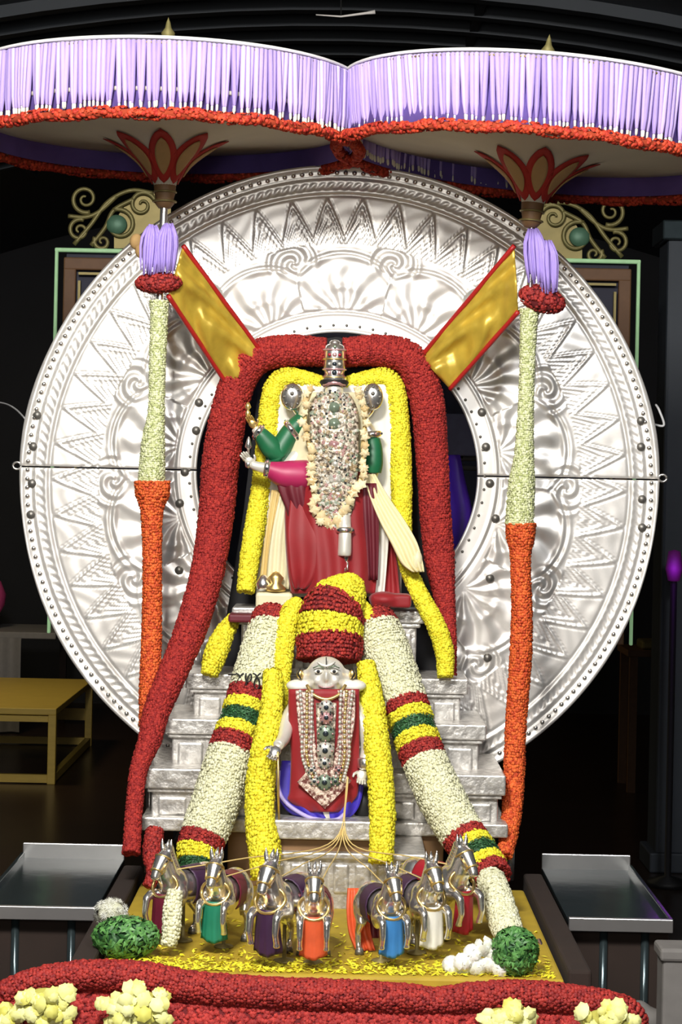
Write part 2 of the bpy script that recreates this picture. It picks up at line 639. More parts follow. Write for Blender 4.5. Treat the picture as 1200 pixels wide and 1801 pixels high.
# framed backdrop panel behind the disc (green tube border)
Yb = 3.4
f0 = empty('backdrop_frame', (0, Yb, 0), 'tall framed dark backdrop with glowing green border behind the silver disc', 'frame')
L0, R0 = P(100, 440, Yb), P(1124, 460, Yb)
zt = 0.5 * (L0.z + R0.z)
xl, xr = L0.x, R0.x
zb = P(1110, 1135, Yb).z
MB().box(((xl + xr) / 2, Yb + 0.06, (zt + zb) / 2), (xr - xl - 0.1, 0.04, zt - zb)).obj('panel', 'panel_blue', f0)
for x in (xl, xr):
    MB().box((x, Yb, (zt + zb) / 2), (0.018, 0.03, zt - zb)).obj('border_tube', 'green_tube', f0, bevel=0.006)
    sx = 1 if x < 0 else -1
    MB().box((x + sx * 0.075, Yb + 0.01, (zt + zb) / 2 - 0.05), (0.07, 0.04, zt - zb - 0.1)).obj('frame_stile', 'frame_brown', f0, bevel=0.008)
    MB().box((x + sx * 0.13, Yb + 0.0, (zt + zb) / 2 - 0.09), (0.014, 0.03, zt - zb - 0.16)).obj('gilt_bead', 'old_gold', f0)
    MB().box((-sx * 0.85, Yb + 0.12, (zb + 0.3) / 2), (0.10, 0.08, zb + 0.3)).obj('post', 'black', f0)
MB().box(((xl + xr) / 2, Yb, zt), (xr - xl + 0.02, 0.03, 0.022)).obj('border_tube', 'green_tube', f0, bevel=0.006)
MB().box(((xl + xr) / 2, Yb + 0.01, zt - 0.075), (xr - xl - 0.08, 0.04, 0.07)).obj('frame_rail', 'frame_brown', f0, bevel=0.008)
MB().box(((xl + xr) / 2, Yb, zt - 0.13), (xr - xl - 0.25, 0.03, 0.014)).obj('gilt_bead', 'old_gold', f0)


# gilt scroll crests standing on the frame
def spiral(c, r0, turns, a0, dirn, n=40):
    out = []
    for i in range(n):
        u = i / (n - 1)
        a = a0 + dirn * 2 * PI * turns * u
        r = r0 * (1 - 0.85 * u)
        out.append(Vector((c[0] + r * math.cos(a), Yb, c[1] + r * math.sin(a))))
    return out


for side in (-1, 1):
    q = (lambda a, b: P(a, b, Yb)) if side < 0 else (lambda a, b: P(1225 - a, b + 22, Yb))
    g = empty('scroll_crest', q(185, 440), 'gilt scrollwork crest with green curls on the %s shoulder of the backdrop frame' % ('left' if side < 0 else 'right'), 'ornament')
    d = -side
    for (a, b, rr, tr, a0, dr) in ((150, 350, 25, 1.6, -1.2, -1), (140, 405, 20, 1.5, 1.2, 1), (210, 395, 28, 1.7, 2.0, -1), (250, 360, 24, 1.4, 0.3, 1), (180, 425, 15, 1.3, 2.6, 1)):
        p = q(a, b)
        sp = spiral((p.x, p.z), S(rr, Yb), tr, a0 if side < 0 else PI - a0, dr if side < 0 else -dr)
        MB().tube(sp, np.linspace(0.014, 0.007, len(sp)), 8).obj('scroll', 'scroll_gold', g, True)
    for pl in (((130, 430), (160, 395), (190, 355), (230, 335), (270, 340)), ((160, 432), (185, 400), (200, 370), (235, 350)), ((120, 380), (150, 382), (175, 372), (205, 345))):
        pp = [Vector(x) for x in smooth_path([tuple(q(*c)) for c in pl], 20)]
        MB().tube(pp, 0.013, 8).obj('stem', 'scroll_gold', g, True)
    p = q(205, 395)
    MB().ell(p, (0.06, 0.03, 0.055)).obj('green_boss', 'scroll_green', g, True)
    poly = [q(*c) for c in ((200, 436), (200, 390), (225, 350), (262, 335), (300, 340), (300, 436))]
    MB().prism([(v.x, v.z) for v in poly], Yb + 0.02, Yb + 0.05).obj('backing', 'old_gold', g)


# yellow benches on the left, far behind
def bench(p0, p1, yf, yb, ztop, label):
    g = empty('wooden_bench', ((p0 + p1) / 2, yf, 0), label, 'bench')
    th = 0.05
    MB().box(((p0 + p1) / 2, (yf + yb) / 2, ztop - th / 2), (p1 - p0, yb - yf, th)).obj('top', 'bench_wood', g, bevel=0.006)
    lw = 0.06
    for x in (p0 + lw / 2, p1 - lw / 2):
        for y in (yf + lw / 2, yb - lw / 2):
            MB().box((x, y, (ztop - th) / 2), (lw, lw, ztop - th)).obj('leg', 'bench_wood', g, bevel=0.004)
    for y in (yf + lw / 2, yb - lw / 2):
        MB().box(((p0 + p1) / 2, y, 0.04), (p1 - p0 - 2 * lw, lw * 0.8, 0.06)).obj('foot_rail', 'bench_wood', g)
        MB().box(((p0 + p1) / 2, y, ztop - th - 0.03), (p1 - p0 - 2 * lw, lw * 0.7, 0.045)).obj('apron', 'bench_wood', g)
    for x in (p0 + lw / 2, p1 - lw / 2):
        MB().box((x, (yf + yb) / 2, 0.04), (lw * 0.8, yb - yf - 2 * lw, 0.06)).obj('side_rail', 'bench_wood', g)
    return g


yf = H * F / (1380 - 850) + CY - 0.3
xb = P(98, 1300, yf).x
bn = bench(xb - 1.5, xb, yf, yf + 2.3, H - (1262 - 855) * (yf - CY) / F, 'yellow wooden bench with open frame in the left background')
MB().box((xb - 0.75, yf + 2.27, 0.27), (1.38, 0.04, 0.10)).obj('stretcher', 'bench_wood', bn)
# grey draped table further left
Yt = 10.3
a = P(-140, 1130, Yt)
b_ = P(98, 1130, Yt)
tz = P(50, 1112, Yt).z
g = empty('draped_table', ((a.x + b_.x) / 2, Yt, 0), 'grey cloth covered table in the far left background', 'table')
MB().box(((a.x + b_.x) / 2, Yt + 0.5, tz - 0.03), (b_.x - a.x, 1.0, 0.06)).obj('top', 'grey_cloth', g, bevel=0.01)
m = MB()
vs, fs = [], []
n = 40
xs = a.x + 0.02
xe = P(38, 1150, Yt).x
for i in range(n + 1):
    u = i / n
    x = xs + (xe - xs) * u
    y = Yt - 0.03 + 0.03 * math.sin(u * 30)
    vs += [(x, y, tz - 0.05), (x, y - 0.02 * math.sin(u * 30 + 1), 0.02)]
    vs += [(x, y + 0.02, tz - 0.05), (x, y + 0.02, 0.02)]
for i in range(n):
    k = 4 * i
    fs += [(k, k + 1, k + 5, k + 4), (k + 2, k + 6, k + 7, k + 3)]
m.add(vs, fs).obj('cloth_skirt', 'grey_cloth', g, True)
for x in (a.x + 0.05, b_.x - 0.05):
    MB().box((x, Yt + 0.9, tz / 2 - 0.03), (0.06, 0.06, tz - 0.06)).obj('leg', 'dark_wood', g)
p = P(-22, 1045, Yt + 0.4)
g = empty('pink_bundle', (p.x, p.y, tz), 'round pink bundle on the grey table at the left edge', 'bundle')
zc = p.z - tz
MB().lathe([(0.0, tz), (0.09, tz), (0.12, tz + 0.03), (0.10, tz + zc * 0.35), (0.16, tz + zc * 0.7), (0.17, tz + zc), (0.12, tz + zc + 0.12), (0.03, tz + zc + 0.17), (0, tz + zc + 0.17)],
           (p.x, p.y, 0), 20).obj('cloth_body', 'pink_cloth', g, True)
MB().lathe([(0.105, tz + zc * 0.32), (0.125, tz + zc * 0.38), (0.105, tz + zc * 0.44)], (p.x, p.y, 0), 20).obj('tie', 'plum_silk', g, True)

# right background: pillar, violet lamp, stone post, low bench
Yp = 4.5
a, b_ = P(1168, 420, Yp), P(1290, 420, Yp)
g = empty('hall_pillar', ((a.x + b_.x) / 2, Yp, 0), 'dark grey square pillar at the right edge of the hall', 'pillar')
MB().box(((a.x + b_.x) / 2, Yp, a.z / 2), (b_.x - a.x, 0.35, a.z)).obj('shaft', 'roof', g, bevel=0.02)
MB().box(((a.x + b_.x) / 2, Yp, a.z + 0.03), (b_.x - a.x + 0.08, 0.43, 0.12)).obj('capital', 'steel_dark', g, bevel=0.01)
MB().box(((a.x + b_.x) / 2, Yp, 0.06), (b_.x - a.x + 0.08, 0.43, 0.12)).obj('base', 'roof', g, bevel=0.01)
Yv = 3.9
p = P(1186, 1000, Yv)
g = empty('violet_lamp', (p.x, Yv, 0), 'slim violet glowing lamp standing before the dark pillar', 'lamp')
MB().lathe([(0.0, 0), (0.12, 0), (0.12, 0.03), (0.02, 0.06), (0.02, p.z - 0.07), (0.0, p.z - 0.07)], (p.x, Yv, 0), 16).obj('stand', 'black', g, True)
MB().lathe([(0.0, p.z - 0.08), (0.035, p.z - 0.07), (0.05, p.z), (0.035, p.z + 0.10), (0, p.z + 0.11)], (p.x, Yv, 0), 16).obj('shade', 'violet_glow', g, True)
d = bpy.data.lights.new('violet_lamp_light', 'POINT')
d.energy = 0.5
d.color = (0.5, 0.05, 1.0)
d.shadow_soft_size = 0.05
lo = bpy.data.objects.new('violet_lamp_light', d)
lo.location = (p.x - 0.02, Yv - 0.12, p.z)
COL.objects.link(lo)
Yl = 7.5
a, b_ = P(1105, 1140, Yl), P(1250, 1140, Yl)
g = empty('low_table', ((a.x + b_.x) / 2, Yl, 0), 'low brown table with folded yellow cloth in the right background', 'table')
MB().box(((a.x + b_.x) / 2, Yl + 0.3, a.z - 0.04), (b_.x - a.x, 0.6, 0.05)).obj('top', 'frame_brown', g, bevel=0.005)
for x in (a.x + 0.05, b_.x - 0.05):
    for y in (Yl + 0.05, Yl + 0.55):
        MB().box((x, y, (a.z - 0.06) / 2), (0.06, 0.06, a.z - 0.06)).obj('leg', 'frame_brown', g)
g2 = MB().box(((a.x + b_.x) / 2, Yl + 0.2, a.z + 0.02), (0.4, 0.3, 0.07)).obj('folded_cloth', 'old_gold', None, bevel=0.02)
tag(g2, 'folded dull yellow cloth on the low brown table', 'cloth')

# wires at both sides
tag(MB().tube([Vector(x) for x in smooth_path([tuple(P(*c)) for c in ((-60, 700, 1.2), (0, 708, 0.9), (25, 718, 0.5), (45, 737, 0.15))], 20)], 0.004, 6).obj('cable', 'cable', None, True),
    'thin pale cable running to the left edge of the silver disc', 'cable')
tag(MB().tube([Vector(x) for x in smooth_path([tuple(P(*c)) for c in ((1148, 746, 0.1), (1168, 748, 0.1), (1160, 722, 0.1), (1154, 712, 0.14))], 20)], 0.005, 6).obj('wire_hook', 'cable', None, True),
    'bent pale wire hook beside the right rim of the silver disc', 'hook')

# things seen through the hole, to the right of the red garland
Yh = 1.4
m = MB()
vs, fs = [], []
ctr = [(798, 800, 0.30, 10), (800, 850, 0.3, 18), (806, 900, 0.3, 24), (806, 950, 0.3, 24), (802, 1010, 0.3, 20), (798, 1060, 0.3, 16), (795, 1180, 0.3, 15), (790, 1486, 0.3, 15)]
for k, (a_, b2, Y, hw) in enumerate(smooth_path(ctr, 30)):
    for j in range(9):
        u = j / 8
        p = P(a_ - hw - 50 + u * (2 * hw + 50), b2, Y)
        vs.append((p.x, p.y + 0.02 * math.sin(u * 12 + k * 0.1), p.z))
for k in range(29):
    for j in range(8):
        i = k * 9 + j
        fs.append((i, i + 1, i + 10, i + 9))
m.add(vs, fs)
o = m.obj('purple_drape', 'royal_purple', None, True)
sm = o.modifiers.new('thick', 'SOLIDIFY')
sm.thickness = 0.006
tag(o, 'royal purple drape hanging behind the hole of the silver disc', 'drape')
rk = empty('rear_rack', (P(800, 810, 1.8).x, 1.8, 0), 'grey metal rack with pale board seen through the hole of the disc', 'rack')
for yy in (806, 823):
    MB().tube([P(690, yy - 2, 1.8), P(860, yy + 1, 1.8)], 0.012, 8).obj('rail', 'stone', rk, True)
for a_ in (690, 860):
    q = P(a_, 730, 1.8)
    MB().tube([(q.x, 1.8, 0), (q.x, 1.8, q.z)], 0.014, 8).obj('post', 'black', rk, True)
q = P(812, 765, 1.77)
MB().box(q, (0.16, 0.03, 0.20)).obj('board', 'pale_panel', rk, bevel=0.01)
MB().tube([(q.x, 1.79, q.z), (q.x, 1.79, P(800, 806, 1.8).z)], 0.012, 8).obj('board_stay', 'black', rk, True)

# ================================================================== STEEL SIDE TABLES
TZ = 0.85
for side, x0, x1, lab in ((-1, -1.19, -0.80, 'left'), (1, 0.80, 1.14, 'right')):
    ya, yb2 = -1.13, -0.15
    if side < 0:
        x0 = -1.19
    g = empty('steel_table', ((x0 + x1) / 2, -0.64, 0), 'low stainless steel table with raised rim on the %s of the platform' % lab, 'table')
    MB().box(((x0 + x1) / 2, (ya + yb2) / 2, TZ - 0.02), (x1 - x0, yb2 - ya, 0.02)).obj('top', 'steel_dark', g, bevel=0.003)
    MB().box(((x0 + x1) / 2, yb2, TZ + 0.01), (x1 - x0, 0.015, 0.075)).obj('rim', 'steel', g, bevel=0.003)
    MB().box(((x0 + x1) / 2, ya, TZ - 0.012), (x1 - x0 + 0.01, 0.02, 0.045)).obj('rim', 'steel', g, bevel=0.003)
    xo = x0 if side < 0 else x1
    MB().box((xo, (ya + yb2) / 2, TZ - 0.005), (0.015, yb2 - ya, 0.03)).obj('rim', 'steel_dark', g, bevel=0.003)
    for x in (x0 + 0.12, x1 - 0.08):
        for y in (ya + 0.05, yb2 - 0.05):
            MB().tube([(x, y, 0.03), (x, y, TZ - 0.03)], 0.014, 10).obj('leg', 'steel_dark', g, True)
            MB().lathe([(0, 0), (0.02, 0), (0.02, 0.03), (0, 0.03)], (x, y, 0), 10).obj('foot', 'black', g, True)
    MB().box(((x0 + x1) / 2, ya + 0.06, 0.45), (x1 - x0, 0.012, 0.76)).obj('front_panel', 'dark_wood', g)

# stone post, lower right corner
p = P(1175, 1700, -1.6)
g = empty('stone_post', (p.x, -1.6, 0), 'rough grey stone post at the lower right corner', 'post')
MB().box((p.x + 0.02, -1.6, p.z / 2 + 0.02), (0.09, 0.12, p.z + 0.04)).obj('shaft', 'stone', g, bevel=0.01)
MB().box((p.x + 0.02, -1.6, p.z + 0.05), (0.11, 0.14, 0.04)).obj('cap', 'stone', g, bevel=0.01)
p = P(1120, 1775, -1.5)
g = MB()
for k in range(5):
    g.ell((p.x + 0.05 * (k % 3) - 0.05, -1.5 + 0.05 * (k % 2), p.z - 0.06 + 0.01 * k), (0.06, 0.05, 0.045), 12, 8, rot=(0.3 * k, 0.2, k))
gm = fuse(g, 0.012, 2, 'dark_sack')
o = link('dark_sack', set_mat(gm, 'stone'))
tag(o, 'lumpy dark grey sack behind the right end of the red flowers', 'sack')
g = empty('sack_stand', (p.x, -1.5, 0), 'dark wooden stand under the lumpy grey sack', 'stand')
MB().box((p.x, -1.47, p.z - 0.12), (0.28, 0.22, 0.03)).obj('top', 'dark_wood', g)
for sx in (-0.11, 0.11):
    for sy in (-1.55, -1.39):
        MB().box((p.x + sx, sy, (p.z - 0.135) / 2), (0.04, 0.04, p.z - 0.135)).obj('leg', 'dark_wood', g)

# ================================================================== PLATFORM TRAY
tr = empty('platform', (0, -1.3, 0), 'yellow cloth covered platform carrying the silver steps and horses', 'platform')
MB().box((0, -1.30, TZ - 0.03), (1.38, 1.34, 0.06)).obj('deck', 'tray_cloth', tr, bevel=0.01)
for sx in (-1, 1):
    MB().box((sx * 0.735, -1.22, TZ - 0.02), (0.07, 1.5, 0.10)).obj('side_beam', 'dark_wood', tr, bevel=0.01)
    for y in (-1.8, -0.75):
        MB().box((sx * 0.6, y, (TZ - 0.06) / 2), (0.08, 0.08, TZ - 0.06)).obj('leg', 'dark_wood', tr)
MB().box((0, -1.93, 0.42), (1.36, 0.03, 0.74)).obj('front_board', 'maroon_velvet', tr)
MB().box((0, 0.0, 0.80), (1.30, 1.3, 0.07)).obj('rear_deck', 'dark_wood', tr)
for sx in (-1, 1):
    for y in (-0.5, 0.5):
        MB().box((sx * 0.58, y, 0.385), (0.08, 0.08, 0.77)).obj('leg', 'dark_wood', tr)
# chrome bracket on the right beam
g = MB().tube([P(948, 1655, -1.45), P(960, 1685, -1.6), P(975, 1715, -1.7), P(990, 1725, -1.72)], 0.009, 8).obj('carry_bracket', 'silver', tr, True)
# loose petals on the deck
pos, nor = [], []
for k in range(1500):
    x = random.uniform(-0.67, 0.67)
    y = -1.95 + abs(random.gauss(0, 0.10))
    pos.append((x, y, TZ + 0.003))
    nor.append((0, 0, 1))
for k in range(500):
    pos.append((random.uniform(-0.67, 0.67), random.uniform(-1.9, -1.2), TZ + 0.003))
    nor.append((0, 0, 1))
o = link('loose_petals', scatter_mesh('loose_petals', pos, nor, 0.010, 'yellow_flower', LEAF, 0.6, 0.5))
tag(o, 'loose yellow flower petals strewn over the platform front', 'petals', kind='stuff')

# ================================================================== SILVER STEPS
st = empty('stepped_pedestal', (0, -0.4, TZ), 'silver stepped pedestal below the statue and the cream garlands', 'pedestal')


def slab(name, pl, pr, yt, yb2, Yf, Yk, m_='silver_step', bev=0.006, par=st):
    ym = (yt + yb2) / 2
    a, b2 = P(pl, ym, Yf), P(pr, ym, Yf)
    z1, z0 = P(590, yt, Yf).z, P(590, yb2, Yf).z
    return MB().box(((a.x + b2.x) / 2, (Yf + Yk) / 2, (z0 + z1) / 2), (b2.x - a.x, Yk - Yf, z1 - z0)).obj(name, m_, par, bevel=bev)


def tier(pl, pr, yt, ys, yb2, Yf, panels=9):
    """cornice slab yt..ys, recessed riser with panels ys..yb2"""
    Yk = -0.06
    slab('tread', pl, pr, yt, ys, Yf, Yk)
    slab('moulding', pl + 7, pr - 7, ys, ys + 6, Yf + 0.012, Yk, 'silver_step', 0.003)
    slab('riser', pl + 14, pr - 14, ys + 5, yb2, Yf + 0.03, Yk)
    w_ = (pr - pl - 34) / panels
    for k in range(panels):
        c = pl + 17 + w_ * (k + 0.5)
        slab('relief_panel', c - w_ * 0.38, c + w_ * 0.38, ys + 14, yb2 - 8, Yf + 0.022, Yf + 0.05, 'silver_step', 0.008)


slab('tread', 408, 748, 1072, 1094, -0.34, -0.06)
slab('moulding', 416, 740, 1094, 1102, -0.33, -0.06)
slab('riser', 424, 732, 1100, 1192, -0.32, -0.06)
for k in range(6):
    c = 450 + 51 * k
    slab('relief_panel', c - 19, c + 19, 1112, 1178, -0.33, -0.30, 'silver_step', 0.008)
tier(326, 824, 1190, 1217, 1275, -0.42)
tier(288, 856, 1270, 1297, 1362, -0.54)
tier(252, 890, 1358, 1394, 1448, -0.66)
slab('base', 248, 894, 1444, 1468, -0.69, -0.06)
slab('plinth', 400, 780, 1466, 1562, -0.66, -0.10, 'hub_brown')
slab('plinth_front', 462, 742, 1508, 1600, -1.03, -0.60)
slab('plinth_cornice', 454, 750, 1500, 1512, -1.05, -0.60)
for k in range(7):
    slab('relief_panel', 472 + 38 * k, 500 + 38 * k, 1520, 1572, -1.04, -1.0, 'silver_step', 0.008)
slab('figure_stand', 478, 660, 1444, 1478, -1.06, -0.64)
slab('figure_stand_support', 488, 652, 1476, 1502, -1.02, -0.66, 'hub_brown')

# ================================================================== SILVER DISC
CXD, CYD, RO = 597.0, 853.0, 563.0
HXC, HYC, RI = 593.0, 832.0, 247.0
YD = 0.0
dc = P(CXD, CYD, YD)
hc = P(HXC, HYC, YD)
ro, ri = S(RO, YD), S(RI, YD)
disc = empty('sun_disc', (dc.x, 0.04, 0.84), 'huge embossed silver disc with a round hole behind the statue', 'disc')
NR, NT = 150, 1100
pxm = S(1, YD)


def tri(x):
    return 2 * np.abs(x - np.floor(x + 0.5)) * 2 - 1   # -1..1


def ridge(d, wd):
    return np.exp(-(d / wd) ** 2)


def relief(r, th):
    """height (m) of the embossing; r in photo pixels from the disc centre, th angle"""
    h = np.zeros_like(r)
    # rims and grooves
    h += 0.010 * ridge(r - 559, 5) - 0.004 * ridge(r - 541, 3) + 0.004 * ridge(r - 535, 4)
    h += 0.005 * ridge(r - 517, 4) - 0.005 * ridge(r - 510, 2.6)
    # small herringbone on the rim band
    band = (r > 519) & (r < 533)
    h += np.where(band, 0.0022 * np.sin(th * 210 + (r - 526) * 0.35), 0)
    # zigzag chevrons
    n1 = 50
    z = tri(th * n1 / (2 * PI))
    rl = 466 + 36 * z
    env = ((r > 424) & (r < 508)).astype(float)
    h += env * (0.0075 * ridge(r - rl, 5.0) - 0.004 * ridge(r - rl - 9, 3.5))
    rl2 = 446 + 30 * z
    h += env * 0.004 * ridge(r - rl2, 4)
    h += env * np.where(r < rl, 0.0024 * np.sin((r * 0.45 + (th * n1 / (2 * PI) - np.floor(th * n1 / (2 * PI) + 0.5)) * 42)), 0)
    # divider
    # shell fans
    n2 = 14
    k = np.floor(th * n2 / (2 * PI) + 0.5)
    loc = th - k * 2 * PI / n2
    x = loc * 330.0
    y = r - 292.0
    rr = np.sqrt(x * x + (y * 0.92) ** 2) + 1e-6
    ph = np.arctan2(x, y + 8)
    fan = 1 / (1 + np.exp((rr - 98) / 2.5))
    zone = ((r > 288) & (r < 424)).astype(float)
    amp = np.clip(rr / 50, 0.15, 1)
    h += zone * fan * 0.0055 * amp * np.sin(ph * 13 + 0.5 * np.sin(rr * 0.08))
    h += zone * (0.006 * ridge(rr - 102, 4.5) + 0.004 * ridge(rr - 113, 3.5) - 0.003 * ridge(rr - 107, 2.5))
    h += zone * fan * (0.005 * ridge(rr - 52, 6) * (0.6 + 0.4 * np.cos(ph * 6)))
    # half fans / scrolls between
    loc2 = th - (np.floor(th * n2 / (2 * PI)) + 0.5) * 2 * PI / n2
    x2 = loc2 * 385.0
    y2 = r - 398.0
    r2 = np.sqrt(x2 * x2 + y2 * y2) + 1e-6
    p2 = np.arctan2(y2, x2)
    sw = zone * (1 - fan) / (1 + np.exp((r2 - 40) / 3))
    h += sw * 0.0052 * np.sin(p2 * 2 + r2 * 0.30) + zone * (1 - fan) * 0.005 * ridge(r2 - 42, 4)
    # hammered unevenness
    h += 0.0011 * (np.sin(th * 37 + r * 0.09) * np.sin(r * 0.13 + 3 * np.cos(th * 23))) * (r > 288)
    h += 0.0016 * np.sin(th * 9 + 1.3) * np.sin(r * 0.021)
    return h


def disc_half(up):
    gap = 0.0014
    t0, t1 = (0, PI) if up else (PI, 2 * PI)
    n = NT // 2
    ths = np.linspace(t0, t1, n + 1)
    us = np.linspace(0, 1, NR + 1)
    TH, U = np.meshgrid(ths, us, indexing='ij')
    ox = dc.x + ro * np.cos(TH)
    oz = dc.z + ro * np.sin(TH)
    ix = hc.x + ri * np.cos(TH)
    iz = hc.z + ri * np.sin(TH)
    X = ix + (ox - ix) * U
    Z = iz + (oz - iz) * U
    # the joint of the two halves is level with the hole centre
    zj = hc.z + (0.003 if up else -0.003)
    # slide the outer end of the joint rows onto the joint line
    lift = (hc.z - dc.z)
    Z = Z + (lift * U * np.abs(np.cos(TH)) ** 24)
    Z = np.where((Z < zj) if up else (Z > zj), zj, Z)
    r = np.sqrt((X - dc.x) ** 2 + (Z - dc.z) ** 2) / pxm
    th = np.arctan2(Z - dc.z, X - dc.x)
    hgt = relief(r, np.mod(th + PI / 2 + 2 * PI, 2 * PI))
    rin = np.sqrt((X - hc.x) ** 2 + (Z - hc.z) ** 2) / pxm
    inn = 1 / (1 + np.exp((rin - 287) / 1.2))
    hgt = hgt * (1 - inn)
    hgt += -0.006 * ridge(rin - 286, 2.6) + 0.004 * ridge(rin - 281, 3) + 0.007 * ridge(rin - 250, 3.5)
    # joint groove
    hgt += -0.006 * ridge((Z - hc.z) / pxm, 2.0)
    Y = YD - hgt * 0.8
    n_th, n_r = n + 1, NR + 1
    V = np.stack([X, Y, Z], -1).reshape(-1, 3)
    idx = np.arange(n_th * n_r).reshape(n_th, n_r)
    a, b2, c, d_ = idx[:-1, :-1], idx[1:, :-1], idx[1:, 1:], idx[:-1, 1:]
    Fq = np.stack([a, d_, c, b2], -1).reshape(-1, 4)
    # back sheet and edges
    back = V[np.concatenate([idx[:, 0], idx[:, -1]])].copy()
    back[:, 1] = YD + 0.025
    nb = len(V)
    V = np.concatenate([V, back])
    bi = nb + np.arange(n_th)
    bo = nb + n_th + np.arange(n_th)
    E = []
    for i in range(n_th - 1):
        E.append((idx[i, -1], bo[i], bo[i + 1], idx[i + 1, -1]))
        E.append((idx[i, 0], idx[i + 1, 0], bi[i + 1], bi[i]))
        E.append((bi[i], bi[i + 1], bo[i + 1], bo[i]))
    Fq = np.concatenate([Fq, np.array(E)])
    me = bpy.data.meshes.new('disc_half')
    me.vertices.add(len(V))
    me.vertices.foreach_set('co', V.astype(np.float32).ravel())
    me.loops.add(Fq.size)
    me.loops.foreach_set('vertex_index', Fq.astype(np.int32).ravel())
    me.polygons.add(len(Fq))
    me.polygons.foreach_set('loop_start', np.arange(0, Fq.size, 4, dtype=np.int32))
    me.polygons.foreach_set('use_smooth', [True] * len(Fq))
    me.materials.append(MATS['silver_sheet'])
    me.update()
    me.validate()
    return me


o = link('upper_half', disc_half(True), disc)
o['label'] = 'upper half of the silver disc'
o = link('lower_half', disc_half(False), disc)
o['label'] = 'lower half of the silver disc'
bead = MB().ell((0, 0, 0), (S(4.4, 0), S(3.6, 0), S(4.4, 0)), 8, 6).mesh('bead', 'silver', True)
nb = 224
for k in range(nb):
    a = 2 * PI * k / nb
    if -2.1 < (a if a < PI else a - 2 * PI) < -1.04:   # hidden behind the pedestal
        continue
    o = link('bead', bead, disc)
    o.location = Vector((dc.x + S(549, 0) * math.cos(a), YD - 0.003, dc.z + S(549, 0) * math.sin(a))) - wloc(disc)
bead2 = MB().ell((0, 0, 0), (S(2.6, 0), S(2.6, 0), S(2.6, 0)), 8, 6).mesh('bead', 'silver_dark', True)
for k in range(70):
    a = 2 * PI * k / 70
    if -2.3 < (a if a < PI else a - 2 * PI) < -0.7:
        continue
    o = link('bead', bead2, disc)
    o.location = Vector((hc.x + S(260, 0) * math.cos(a), YD - 0.003, hc.z + S(260, 0) * math.sin(a))) - wloc(disc)
rv = MB().lathe([(0, -0.008), (0.012, -0.007), (0.017, 0.0), (0.017, 0.006), (0, 0.006)], (0, 0, 0), 14, rot=Euler((-PI / 2, 0, 0)).to_matrix()).mesh('rivet', 'silver_dark', True)
for (a, b2) in ((65, 730), (58, 785), (56, 850), (54, 905), (1128, 740), (1128, 786), (1130, 878), (1130, 928), (350, 708), (345, 757),
                (325, 830), (316, 885), (315, 1003), (848, 725), (855, 786), (862, 850), (872, 912), (862, 1017), (858, 1157)):
    o = link('rivet', rv, disc)
    o.location = P(a, b2, YD - 0.006) - wloc(disc)
for (a, b2) in ((30, 819), (1166, 841)):
    c = P(a, b2, 0)
    pts = [c + Vector((0.016 * math.cos(t), 0, 0.014 * math.sin(t))) for t in np.linspace(0, 2 * PI, 17)]
    MB().tube(pts, 0.005, 8).obj('hinge_ring', 'silver', disc, True)
# back struts and foot that hold the disc
MB().box((dc.x, 0.06, 1.0), (0.5, 0.05, 0.33)).obj('foot', 'silver_dark', disc)

# ================================================================== BACKBOARD
poly = [P(*c, -0.10) for c in ((380, 1190), (402, 1060), (428, 900), (440, 800), (452, 700), (474, 640), (520, 604), (592, 592), (664, 604), (706, 640), (738, 710), (752, 800), (760, 900), (768, 1000), (790, 1190))]
o = MB().prism([(v.x, v.z) for v in poly], -0.085, -0.05).obj('backboard', 'black_velvet')
tag(o, 'black velvet arched backboard between statue and silver disc', 'backboard')

# ================================================================== RED, YELLOW AND OTHER GARLANDS
garland('rose_garland', 'thick dark red flower garland arching over the left side of the statue',
        [(572, 620, -0.20, 25), (505, 617, -0.20, 28), (447, 632, -0.20, 30), (412, 690, -0.20, 31), (390, 800, -0.22, 33), (381, 900, -0.26, 31), (366, 1000, -0.32, 29), (338, 1100, -0.42, 28),
         (312, 1165, -0.48, 26), (276, 1250, -0.58, 23), (264, 1300, -0.64, 20), (245, 1350, -0.70, 15), (238, 1400, -0.76, 14), (234, 1450, -0.82, 14), (231, 1500, -0.88, 15)], [(1, 'red')], 0.0078, dens=1.1)
garland('rose_garland', 'thick dark red flower garland arching over the right side of the statue',
        [(606, 620, -0.20, 25), (670, 617, -0.20, 28), (722, 634, -0.20, 30), (750, 700, -0.20, 30), (760, 800, -0.20, 28), (766, 900, -0.22, 27), (773, 980, -0.24, 26), (782, 1050, -0.28, 18), (793, 1120, -0.32, 9), (797, 1185, -0.34, 5)],
        [(1, 'red')], 0.0078, dens=1.1)
garland('rose_garland', 'short dark red strand hanging below the left end of the pedestal',
        [(272, 1462, -0.80, 15), (268, 1500, -0.86, 16), (272, 1530, -0.92, 13), (262, 1558, -0.95, 9)], [(1, 'maroon')], 0.0085)
garland('marigold_garland', 'yellow flower garland framing the left side of the statue',
        [(574, 676, -0.22, 10), (540, 668, -0.22, 14), (500, 664, -0.22, 16), (480, 690, -0.22, 18), (472, 760, -0.22, 19), (462, 850, -0.22, 18), (450, 920, -0.24, 18), (440, 980, -0.28, 17), (432, 1040, -0.32, 15)],
        [(1, 'yellow')], 0.0075, dens=1.1)
